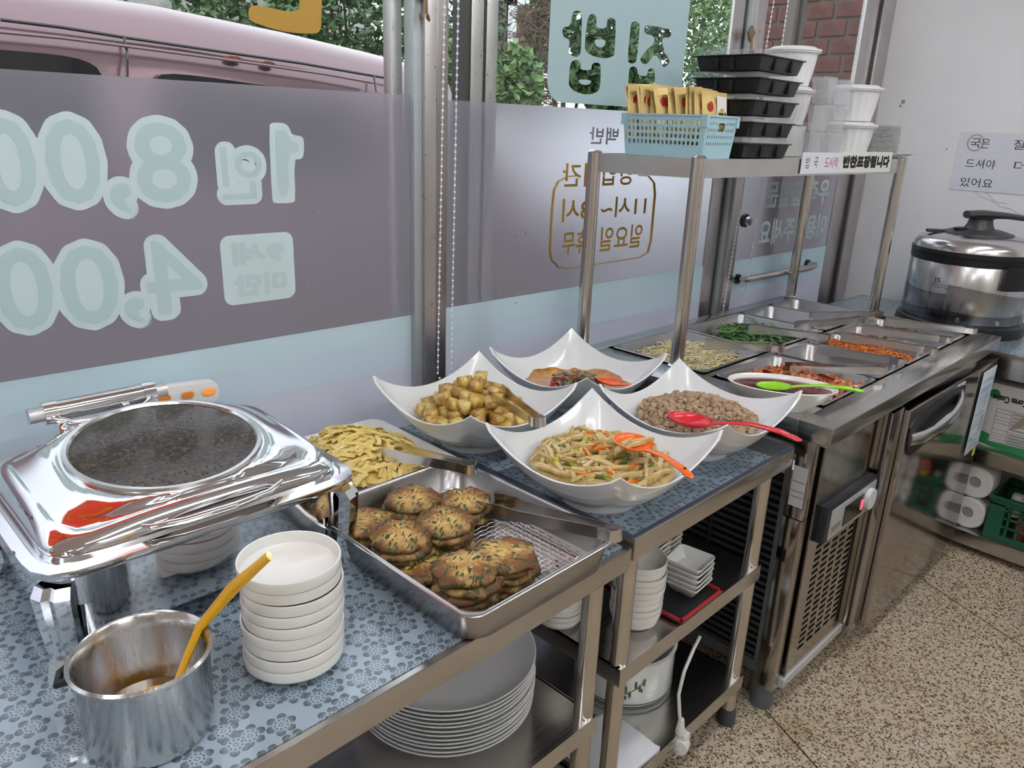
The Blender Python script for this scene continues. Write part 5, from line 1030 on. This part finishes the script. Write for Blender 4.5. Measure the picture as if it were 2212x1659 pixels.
# left-over stir-fry with sauce
c = BC['sauce']; SAU = mat('red_sauce', (.36,.13,.012), .2, coat=.5, var=(40.,(.50,.24,.04),.4,.65))
st = thing('stir_fry', 'red-brown sauce smeared round the inside of the far square bowl', 'sauce', (*c,TZ2)); n = 48; rg = []
for r_ in (.02,.07,.10,.122,.140):
    row = []
    for j in range(n):
        a = 2*pi*j/n; r2 = r_*(1+(.10*noise.noise(Vector((cos(a)*3,sin(a)*3,2))) if r_ > .115 else 0)); row.append((r2*cos(a), r2*sin(a), max(.048, binner(r2,a)+.0015)))
    rg.append(row)
MB().loft(rg,cap0=True,cap1=False).build('sauce_pool', SAU, st, smooth=60)
VG = []
for k, (col, L_, w_) in enumerate((((.16,.045,.015),.034,.012),((.22,.07,.02),.040,.009),((.11,.10,.03),.032,.014),((.20,.18,.05),.030,.011),((.34,.03,.02),.028,.010),((.035,.05,.02),.022,.014))):
    me = strip_mesh(L_,w_,.005,.004,200+k); me.materials.append(mat('stir_veg_%d' % k, col, .25, coat=.5)); VG.append(me)
rnd = random.Random(71)
for k, (x, y) in enumerate(scatter(60, .07, 72, .011)):
    x, y = x*1.0-.012, y*.8-.012; z = .058+.026*max(0,1-math.hypot(x+.012,y+.01)/.07)+rnd.uniform(0,.006)
    put('stir_fried_piece', VG[k % 6], c, x, y, z, rnd_rot(rnd,.5), ('brown','dark brown','olive green','green','red','blackish green')[k % 6]+' stir-fried piece in the sauce bowl', 'vegetable', 'stir-fried pieces in sauce')
spoon('serving_spoon', 'orange plastic spoon half sunk in the red-brown stir-fry', 'spoon', at_z(1318,822,.885), at_z(1372,838,.880), .036, .028, .010, (.72,.10,.015), .006, 0, .004, False)
# ------------------------------------------------------------------ oval bowl of chilli paste
c = at_z(1690,870,.885); c = Vector((1.615,.792,0)); c = Vector(fw(.048,.160)); ob = thing('oval_bowl', 'oval cream bowl of dark red chilli paste on the fridge corner', 'bowl', (c.x,c.y,FTZ), -1.02)
E2 = lambda a, b, z, n=48: [(a*cos(2*pi*j/n), b*sin(2*pi*j/n), z) for j in range(n)]
MB().loft([E2(.045,.026,.004),E2(.060,.034,.003),E2(.062,.036,0),E2(.066,.038,0),E2(.068,.040,.005),E2(.105,.060,.028),E2(.128,.074,.056),E2(.131,.077,.059),E2(.128,.075,.061),E2(.120,.068,.056),E2(.100,.056,.030),E2(.06,.034,.012)]).build('bowl_body', CREAM, ob)
MB().loft([E2(.118,.066,.052),E2(.1,.054,.0535),E2(.06,.03,.0525),E2(.02,.01,.053)],cap0=False).build('chilli_paste', mat('chilli_paste', (.13,.014,.010), .14, coat=.6, bump=(22.,.5,.010)), ob, smooth=60)
spoon('green_spoon', 'bright green plastic spoon lying in the chilli paste', 'spoon', at_z(1672,832,.921), at_z(1866,845,.935), .043, .032, .010, (.26,.62,.015), .0066, 0, .012)
# ------------------------------------------------------------------ food pans in the fridge counter
def fpan(x0, x1, y0, y1, label, h=.06):
    cx, cy = (x0+x1)/2, (y0+y1)/2; t = thing('food_pan', label, 'pan', fw(cx,cy,FZ+.002), FT, 'food pans in the fridge counter'); gnpan(x1-x0-.004,y1-y0-.004,h,.011,.0012,.03,.014).build('pan_body', PANST, t, smooth=50); return t
PANS = {'sprout':(.135,.50,.428,.765),'spinach':(.505,.905,.428,.765),'red':(.91,1.135,.428,.765),'seaweed':(1.14,1.345,.428,.765),'kimchi':(.14,.485,.085,.402),'dark':(.49,.70,.085,.402),'radish':(.705,.905,.085,.402),'mushroom':(.91,1.085,.085,.402),'anchovy':(1.09,1.27,.085,.402)}
PL = {'sprout':'steel pan of pale bean sprouts in the fridge top','spinach':'steel pan of dark green spinach in the fridge top','red':'nearly empty steel pan between spinach and seaweed','seaweed':'nearly empty steel pan with black seaweed threads','kimchi':'steel pan of red cabbage kimchi in the fridge top','dark':'steel pan with a little dark side dish between kimchi and radish','radish':'steel pan of orange seasoned radish strips','mushroom':'steel pan of brown mushroom slices','anchovy':'steel pan of brown dried anchovies at the end of the row'}
for k, v in PANS.items(): fpan(*v, PL[k])
def pan_pt(k, u, v, z): x0,x1,y0,y1 = PANS[k]; return fw(x0+.02+(x1-x0-.04)*u, y0+.02+(y1-y0-.04)*v, FZ+z)
def noodles(name, k, n, L_, r, m_, label, cat, seed, zc, zlo, wig=.5, flat=1., u0=.05, u1=.95, v0=.05, v1=.95, fill=True, heads=None):
    x0,x1,y0,y1 = PANS[k]; rnd = random.Random(seed); o_ = fw((x0+x1)/2,(y0+y1)/2,FZ-.058); t = thing(name, label, cat, o_, FT); mb = MB(); hb = MB(); W2, D2 = x1-x0-.045, y1-y0-.045
    for i in range(n):
        u, v = rnd.uniform(u0,u1), rnd.uniform(v0,v1); x, y = (u-.5)*W2, (v-.5)*D2; du, dv = (u-.5)*2, (v-.5)*2
        z = zlo+(zc-zlo)*max(0,1-.5*du*du-.5*dv*dv)+rnd.uniform(-.006,.004); a = rnd.uniform(0,6.28); pts = []
        for s in range(5):
            a += rnd.gauss(0,wig); pts.append((max(-W2/2,min(W2/2,x)), max(-D2/2,min(D2/2,y)), max(.006,z+rnd.gauss(0,.0025)))); x += cos(a)*L_/4; y += sin(a)*L_/4
        mb.tube(pts, [r*.8,r,r,r,r*.6], 5, flat=flat)
        if heads and rnd.random() < heads[0]: hb.sphere(pts[0], r*2.2, 6, 5, sq=(1.2,.8,.8))
    q = mb.build(name+'_strands', m_, t); q['kind'] = 'stuff'
    if heads: q = hb.build('bean_heads', heads[1], t); q['kind'] = 'stuff'
    if fill:
        g = 9; vs = []; 
        for i in range(g):
            for j in range(g):
                du, dv = i/(g-1)*2-1, j/(g-1)*2-1; vs.append((du*W2/2*(u1-u0)+((u0+u1)/2-.5)*W2, dv*D2/2*(v1-v0)+((v0+v1)/2-.5)*D2, max(.003,zlo+(zc-zlo)*max(0,1-.5*du*du-.5*dv*dv)-.006)))
        q = MB().add(vs, [(i*g+j,(i+1)*g+j,(i+1)*g+j+1,i*g+j+1) for i in range(g-1) for j in range(g-1)]).build(name+'_bed', m_, t); q['kind'] = 'stuff'
    return t
noodles('bean_sprouts', 'sprout', 520, .055, .0021, mat('sprout', (.62,.55,.34), .35, coat=.2), 'tangled pale bean sprouts with yellow heads', 'bean sprouts', 81, .054, .016, .55, 1., .10, .93, .06, .88, heads=(.13, mat('sprout_head', (.70,.58,.05), .4)))
noodles('spinach', 'spinach', 330, .055, .0045, mat('spinach_leaf', (.018,.055,.010), .3, coat=.3, var=(60.,(.03,.10,.015),.4,.6)), 'wilted dark green seasoned spinach', 'spinach', 82, .052, .014, .6, .35, .14, .93, .05, .80)
t_ = bpy.data.objects['spinach']; t = noodles('spinach_stems', 'spinach', 26, .075, .0036, mat('spinach_stem', (.13,.30,.04), .35, coat=.2), 'light green spinach stalks on top of the leaves', 'spinach', 83, .058, .024, .3, .8, .14, .9, .08, .8, False)
for q in list(t.children): q.parent = t_; q.name = 'stalks'
bpy.data.objects.remove(t)
noodles('radish_strips', 'radish', 330, .035, .0026, mat('orange_radish', (.66,.21,.03), .35, coat=.2, var=(40.,(.52,.12,.015),.4,.6)), 'orange seasoned radish strips in their pan', 'radish', 84, .054, .036, .6)
noodles('dried_anchovies', 'anchovy', 300, .022, .0028, mat('anchovy', (.30,.13,.045), .4, var=(60.,(.18,.07,.025),.4,.6)), 'brown glazed dried anchovies in their pan', 'anchovies', 85, .048, .030, .5, .7)
noodles('braised_beans', 'dark', 60, .020, .0035, mat('dark_braise', (.03,.022,.018), .3, coat=.3), 'scant dark braised side dish on the pan floor', 'side dish', 86, .014, .008, .5, .8, .3, .95, .1, .7, False)
noodles('mushroom_shreds', 'mushroom', 150, .045, .004, mat('mushroom_dark', (.10,.06,.04), .4, coat=.2), 'dark brown seasoned mushroom shreds', 'mushrooms', 87, .040, .024, .5, .5)
for k, pl in enumerate(([(0,0,.002),(.01,.004,.016),(.024,.006,.02),(.032,.012,.01)], [(0,0,.0),(.002,.002,.016),(.010,.004,.022)])):
    q = pan_pt('seaweed',(.10,.28)[k],.62,-.045); tag(MB().tube(pl,.0016,6).build('seaweed_thread', mat('seaweed', (.015,.014,.014), .4), loc=q, rot=(0,0,-.5)), ('curled black seaweed thread by the window end of its pan','short upright black seaweed thread in its pan')[k], 'seaweed')
for k, (u, v) in enumerate(((.18,.55),(.35,.45),(.5,.3))): tag(MB().tube([(0,0,0),(.008,.002,.004),(.014,.006,.002)],.002,5).build('red_shred', mat('red_shred', (.45,.05,.015), .4), loc=pan_pt('red',u,v,-.056), rot=(0,0,k)), ('small red shred near the wall of the nearly empty pan','small red shred left in the middle of the nearly empty pan','small red shred near the tongs in the nearly empty pan')[k], 'food shred')
MU = [strip_mesh(.045,.009,.003,.008,300+k) for k in range(3)]
for me in MU: me.materials.append(mat('mushroom_pale', (.55,.42,.25), .4, var=(50.,(.38,.25,.13),.45,.65)))
rnd = random.Random(91)
for k in range(12):
    q = pan_pt('mushroom',rnd.uniform(.1,.9),rnd.uniform(.12,.8),-.012); put('mushroom_slice', MU[k % 3], (q.x,q.y), 0, 0, 0, rnd_rot(rnd,.4), 'pale mushroom slice on top of the dark shreds', 'mushroom slice', 'mushroom slices', q.z)
# kimchi
KM = []
for k in range(6):
    g = 6; rnd = random.Random(400+k); vs = []
    for i in range(g):
        for j in range(g):
            x, y = (i/(g-1)-.5)*.042, (j/(g-1)-.5)*.030; q = Vector((x*60,y*60,k*3)); vs.append((x+.003*noise.noise(q), y+.003*noise.noise(q+Vector((5,0,0))), .009*noise.noise(q*1.1+Vector((0,7,0)))))
    n_ = len(vs); mb = MB(); fs = [(i*g+j,(i+1)*g+j,(i+1)*g+j+1,i*g+j+1) for i in range(g-1) for j in range(g-1)]
    bd = [i*g for i in range(g)]+[(g-1)*g+j for j in range(1,g)]+[i*g+g-1 for i in range(g-2,-1,-1)]+[j for j in range(g-2,0,-1)]
    mb.add(vs+[(x,y,z-.003) for x,y,z in vs], fs+[tuple(i+n_ for i in reversed(f)) for f in fs]+[(bd[i],bd[(i+1) % len(bd)],bd[(i+1) % len(bd)]+n_,bd[i]+n_) for i in range(len(bd))])
    me = mb.mesh('kimchi'); me.materials.append(mat('kimchi_%d' % (k % 3), ((.56,.15,.035),(.44,.07,.018),(.64,.32,.13))[k % 3], .25, coat=.4, var=(70.,((.30,.05,.012),(.50,.17,.05),(.40,.10,.03))[k % 3],.42,.6))); me.polygons.foreach_set('use_smooth',[True]*len(me.polygons)); KM.append(me)
rnd = random.Random(92)
for k in range(120):
    u, v = rnd.uniform(.12,.98), rnd.uniform(.02,.86); q = pan_pt('kimchi',u,v,-.050+.050*max(0,1-((u-.55)*1.5)**2-((v-.45)*1.4)**2)+rnd.uniform(0,.012)); put('kimchi_piece', KM[k % 6], (q.x,q.y), 0, 0, 0, rnd_rot(rnd,.7), 'crumpled red cabbage kimchi piece in its pan', 'kimchi', 'kimchi pieces', q.z)
FTG = (('sprout',(1680,752,.880),(1522,742,.868),'dimpled steel tongs laid on the bean sprouts'),('spinach',(1780,727,.876),(1618,708,.874),'dimpled steel tongs laid on the spinach'),('red',(1856,690,.876),(1722,704,.862),'dimpled steel tongs slanting over the nearly empty pan'),('seaweed',(1896,677,.874),(1752,682,.862),'dimpled steel tongs in the seaweed pan beside the rack post'),('kimchi',(1900,798,.882),(1700,796,.880),'ridged steel tongs lying on the kimchi'),('dark',(1938,780,.876),(1765,754,.862),'dimpled steel tongs in the pan between kimchi and radish'),('radish',(2010,757,.876),(1818,726,.874),'dimpled steel tongs laid over the orange radish'),('mushroom',(2042,733,.876),(1862,710,.872),'dimpled steel tongs laid over the mushrooms'),('anchovy',(2096,714,.876),(1912,694,.872),'dimpled steel tongs laid over the anchovies'))
for k, b, e, lb in FTG: tongs(lb, at_z(*b), at_z(*e), .038, .024, k != 'kimchi')
# ------------------------------------------------------------------ things on the rack
SZ = RZ-.0035
# blue basket: long side runs towards the window
bx0, by0, BL, BW, BHt = 1.835, 1.218, .262, .185, .112
bk_ = thing('plastic_basket', 'light blue perforated plastic basket on the rack', 'basket', (bx0,by0,SZ), .10); BLU = mat('basket_blue', (.36,.56,.63), .4)
def perf(w_, h_, cols, rows, r, skip=None, mx=None, x_in=.012, z0=.030, z1=None):
    """a panel in the plane u,v with round holes"""
    z1 = z1 or h_-.012; pol = [[(0,0),(w_,0),(w_,h_),(0,h_)]]
    for i in range(cols):
        for j in range(rows):
            if skip and skip(i,j): continue
            cx, cy = x_in+(w_-2*x_in)*(i+.5)/cols, z0+(z1-z0)*(j+.5)/rows; pol.append([(cx+r*.8*cos(2*pi*k/10), cy+r*1.1*sin(2*pi*k/10)) for k in range(10)])
    return pol
TAP = .010
def wallpanel(nm, pol, fn): 
    o = cutout(nm, pol, BLU, bk_, fn); md = o.modifiers.new('thick','SOLIDIFY'); md.thickness = .0022; md.offset = 0; return o
ins = lambda v: TAP*(1-v/BHt)
wallpanel('basket_side', perf(BL,BHt,17,4,.0057), lambda u, v, k=0: (ins(v), ins(v)+u*(BL-2*ins(v))/BL, v)); wallpanel('basket_side', perf(BL,BHt,17,4,.0057), lambda u, v, k=0: (BW-ins(v), ins(v)+u*(BL-2*ins(v))/BL, v))
hole = [[(BW*.5+.022*max(-1,min(1,1.3*cos(a))), .082+.011*max(-1,min(1,1.3*sin(a)))) for a in [i*2*pi/16 for i in range(16)]]]
for yy in (0, BL): wallpanel('basket_end', perf(BW,BHt,12,4,.0044,lambda i,j: j >= 2 and 4 <= i <= 7)+hole, lambda u, v, k=0, yy=yy: (ins(v)+u*(BW-2*ins(v))/BW, ins(v) if yy == 0 else BL-ins(v), v))
MB().box((TAP,TAP,0),(BW-TAP,BL-TAP,.003)).build('basket_floor', BLU, bk_, smooth=0)
for lo, hi in (((-.003,-.003,BHt-.004),(BW+.003,.003,BHt+.001)),((-.003,BL-.003,BHt-.004),(BW+.003,BL+.003,BHt+.001)),((-.003,0,BHt-.004),(.003,BL,BHt+.001)),((BW-.003,0,BHt-.004),(BW+.003,BL,BHt+.001))): MB().box(lo,hi).build('basket_rim', BLU, bk_)
for x, y in ((-.004,-.004),(BW-.012,-.004),(-.004,BL-.012)): MB().box((x,y,BHt-.030),(x+.016,y+.016,BHt)).build('corner_clip', BLU, bk_)
# gold seaweed packets standing in it
GLD = mat('gold_foil', (.50,.365,.13), .38, .25, bump=(45.,.25,.004)); LOGO = mat('packet_red', (.42,.02,.025), .4); PWH = mat('packet_white', (.68,.68,.66), .45)
def packet_mesh():
    w_, h_ = .098, .150; rg = []
    for i in range(13):
        v = i/12; th_ = .0085*max(0,sin(pi*min(1,max(0,(v-.08)/.84))))**.6+.0006; row = []
        for j in range(13):
            u = j/12*2-1; row.append((u*w_/2*(1-.03*sin(pi*v)), -th_*(1-abs(u)**2.4)-.0003, v*h_))
        for j in range(11, 0, -1):
            u = j/12*2-1; row.append((u*w_/2*(1-.03*sin(pi*v)), th_*(1-abs(u)**2.4)+.0003, v*h_))
        rg.append(row)
    return MB().loft(rg).mesh('packet')
PKM = packet_mesh(); rnd = random.Random(101)
for k in range(17):
    a = k/16; p = bk_.matrix_basis @ Vector((.045+.082*a+rnd.uniform(-.003,.003), BL-.028-(BL-.060)*a, .034+.010*(1-a)+rnd.uniform(-.006,.006)))
    t = thing('seaweed_packet', 'gold foil snack packet in the blue basket, '+('first','second','third','fourth','fifth','sixth','seventh','eighth','ninth','tenth','eleventh','twelfth','thirteenth','fourteenth','fifteenth','sixteenth','last')[k]+' in the row from the window' if k < 16 else 'gold foil snack packet with its white label showing at the row end', 'packet', p, 0, 'gold snack packets'); t.rotation_euler = (radians(-12+rnd.uniform(-5,5)), radians(rnd.uniform(-4,4)), -.18+rnd.uniform(-.12,.12))
    if k == 0: body0 = link('packet_body', PKM, GLD, t, 50)
    else: q = body0.copy(); COL.objects.link(q); q.parent = t
    cutout('red_logo', [[(-.022+.0095*cos(i*2*pi/14), .108+.014*sin(i*2*pi/14)) for i in range(14)]], LOGO, t, lambda u, v, k_=0: (u, -.0088-.0005, v))
    if k == 16:
        cutout('white_label', [[(.0,.045),(.043,.045),(.043,.138),(.0,.138)]], PWH, t, lambda u, v, k_=0: (u, -.0086*(1-abs(u/.049)**2.4)-.0012, v)); writing('label_letter', '김', mat('ink_black'), t, lambda u, v, k_=0: (u, -.0102, v), (.004,.062,.034,.094), .001)
for k in range(3):
    p = bk_.matrix_basis @ Vector((.135+.012*k, .10-.03*k, .02)); t = thing('seaweed_packet', 'gold foil snack packet lying low at the basket end by the lunch boxes', 'packet', p, 0, 'low gold snack packets'); t.rotation_euler = (radians(-30), radians(25), .3-.2*k); q = body0.copy(); COL.objects.link(q); q.parent = t
# black lunch boxes with clear lids
LW, LD, LH = .285, .225, .042
def lunchbox(loc, rz, label):
    t = thing('lunch_box', label, 'lunch box', loc, rz, 'black lunch boxes on the rack'); r4 = lambda ww, dd, z, r=.012: rr3(ww, dd, r, z, 3)
    mb = MB(); mb.loft([r4(LW-.035,LD-.035,0),r4(LW-.03,LD-.03,.002),r4(LW-.012,LD-.012,LH-.004),r4(LW,LD,LH-.003),r4(LW+.001,LD+.001,LH),r4(LW-.014,LD-.014,LH-.001),r4(LW-.034,LD-.034,.004),r4(.05,.05,.0035)]); mb.build('box_base', BLACK, t, smooth=30)
    for x in (-.045,.055): MB().box((x-.006,-LD/2+.004,.004),(x+.006,-LD/2+.014,LH-.006)).build('box_groove', mat('groove_black', (.004,.004,.005), .5), t)
    for y in (-.02,.03): MB().box((-LW/2+.004,y-.006,.004),(-LW/2+.014,y+.006,LH-.006)).build('box_groove', mat('groove_black'), t)
    LIDM = mat('clear_lid', (.80,.81,.83), .10, alpha=.20, spec=.9); MB().loft([r4(LW+.003,LD+.003,LH),r4(LW+.003,LD+.003,LH+.003),r4(LW-.014,LD-.014,LH+.004),r4(LW-.03,LD-.03,LH+.015),r4(LW-.055,LD-.055,LH+.0175),r4(LW-.065,LD-.065,LH+.016),r4(.05,.05,.016+LH)],cap0=False).build('clear_lid', LIDM, t, smooth=30); return t
for k in range(5): lunchbox((2.222+.005*(k % 2), 1.352-.002*k, SZ+.0005+k*.0600), .03+.02*(k % 2), ('lowest black lunch box of the stack behind the basket','second black lunch box up in the stack behind the basket','middle black lunch box of the stack behind the basket','fourth black lunch box up in the stack behind the basket','topmost black lunch box with its clear lid on the stack')[k])
# white ribbed takeaway bowls
def ribbed(r0, r1, h, n=72):
    rg = []
    for z, k, amp in ((0,r0*.9,0),(.002,r0,0),(.006,r0,.02),(h*.5,(r0+r1)/2,.030),(h*.9,r1*.97,.022),(h*.94,r1*.985,0),(h*.95,r1*1.08,0),(h*.99,r1*1.09,0),(h,r1*1.07,0),(h*.995,r1*.95,0),(h*.5,(r0+r1)/2*.97,.0),(.006,r0*.93,0),(.005,.01,0)): rg.append([(k*(1+amp*cos(18*2*pi*j/n))*cos(2*pi*j/n), k*(1+amp*cos(18*2*pi*j/n))*sin(2*pi*j/n), z) for j in range(n)])
    return MB().loft(rg).mesh('ribbed_bowl')
RBM = ribbed(.062,.080,.108); FOAM = mat('white_container', (.80,.80,.81), .35, sss=0.)
def takeaway(loc, label):
    t = thing('takeaway_bowl', label, 'container', loc, 0, 'white ribbed takeaway bowls'); link('bowl_body', RBM, FOAM, t, 40); MB().lathe([(.004,.106),(.088,.106),(.0905,.109),(.090,.114),(.078,.116),(.070,.122),(.004,.123)],48).build('bowl_lid', FOAM, t)
takeaway((2.90,1.310,SZ+.0005),'lower white ribbed takeaway bowl at the end of the rack'); takeaway((2.905,1.313,SZ+.124),'upper white ribbed takeaway bowl stacked at the end of the rack')
takeaway((2.575,1.40,SZ+.1015),'lower white ribbed takeaway bowl on the flat carton behind the lunch boxes'); takeaway((2.578,1.402,SZ+.225),'upper white ribbed takeaway bowl stacked behind the lunch boxes')
tag(MB().box((-.06,-.055,0),(.06,.055,.100)).build('flat_carton', mat('carton_plain', (.66,.65,.62), .7), bevel=.002, loc=(2.575,1.40,SZ+.0005)), 'flat pale carton under the white bowls behind the lunch boxes', 'box')
# clear cups
CUPM = mat('clear_cup', (.82,.83,.86), .12, alpha=.22, spec=.9); cupm = MB().lathe([(.028,0),(.030,.002),(.037,.066),(.040,.067),(.040,.078),(.038,.080),(.004,.081),(.004,.078),(.0355,.077),(.0355,.066),(.0285,.004),(.004,.003)],32).mesh('cup')
for c_ in range(2):
    for r_ in range(3): one('clear_cup', cupm, CUPM, ('clear lidded plastic cup of the stack beside the lunch boxes','clear lidded plastic cup of the stack beside the white bowls')[c_]+(', lowest one',', middle one',', topmost one')[r_], 'cup', ((2.495,2.625)[c_],(1.235,1.245)[c_],SZ+.0005+r_*.083), None, 'clear plastic cups')
# black containers and stacks of clear lids at the far end
blk = MB().loft([rr3(.12,.10,.012,0,3),rr3(.125,.105,.012,.002,3),rr3(.105,.085,.012,.034,3),rr3(.10,.08,.01,.035,3)]).mesh('tub')
for k in range(4): one('black_tub', blk, BLACK, 'upturned black container in the pile behind the white bowls' if k else 'lowest upturned black container behind the white bowls', 'container', (2.985,1.44,SZ+.19+k*.016), (0,0,.1), 'black containers behind the bowls')
tag(MB().loft([rr3(.10,.085,.01,0,3),rr3(.10,.085,.01,.188,3)]).build('white_carton', mat('carton_plain', (.66,.65,.62), .7), loc=(2.985,1.44,SZ+.0005)), 'plain pale carton under the black containers on the rack', 'box')
lidm = MB().loft([rr3(.105,.095,.012,0,3),rr3(.108,.098,.012,.002,3),rr3(.095,.085,.012,.004,3),rr3(.05,.04,.01,.0045,3)]).mesh('clear_lid'); LIDS = mat('stacked_lid', (.78,.78,.77), .2, alpha=.5)
for s, (x, y, n, lb) in enumerate(((3.085,1.375,34,'clear shallow plastic container in the taller stack at the rack end'),(3.155,1.265,22,'clear shallow plastic container in the shorter stack at the rack end'))):
    for k in range(n): one('clear_container', lidm, LIDS, lb, 'container', (x-.065+random.uniform(-.002,.002),y+random.uniform(-.002,.002),SZ+.018+k*.0046), (0,0,.05), ('taller stack of clear containers','shorter stack of clear containers')[s])
ft_ = thing('foam_tray', 'grey-white foam tray jutting out under the clear containers', 'tray', (3.075,1.31,SZ+.0005)); MB().loft([rr3(.20,.20,.02,0,3),rr3(.26,.26,.03,.016,3),rr3(.262,.262,.03,.0175,3),rr3(.195,.195,.02,.004,3),rr3(.05,.05,.02,.0035,3)]).build('tray_body', mat('foam_tray', (.62,.62,.61), .5), ft_)
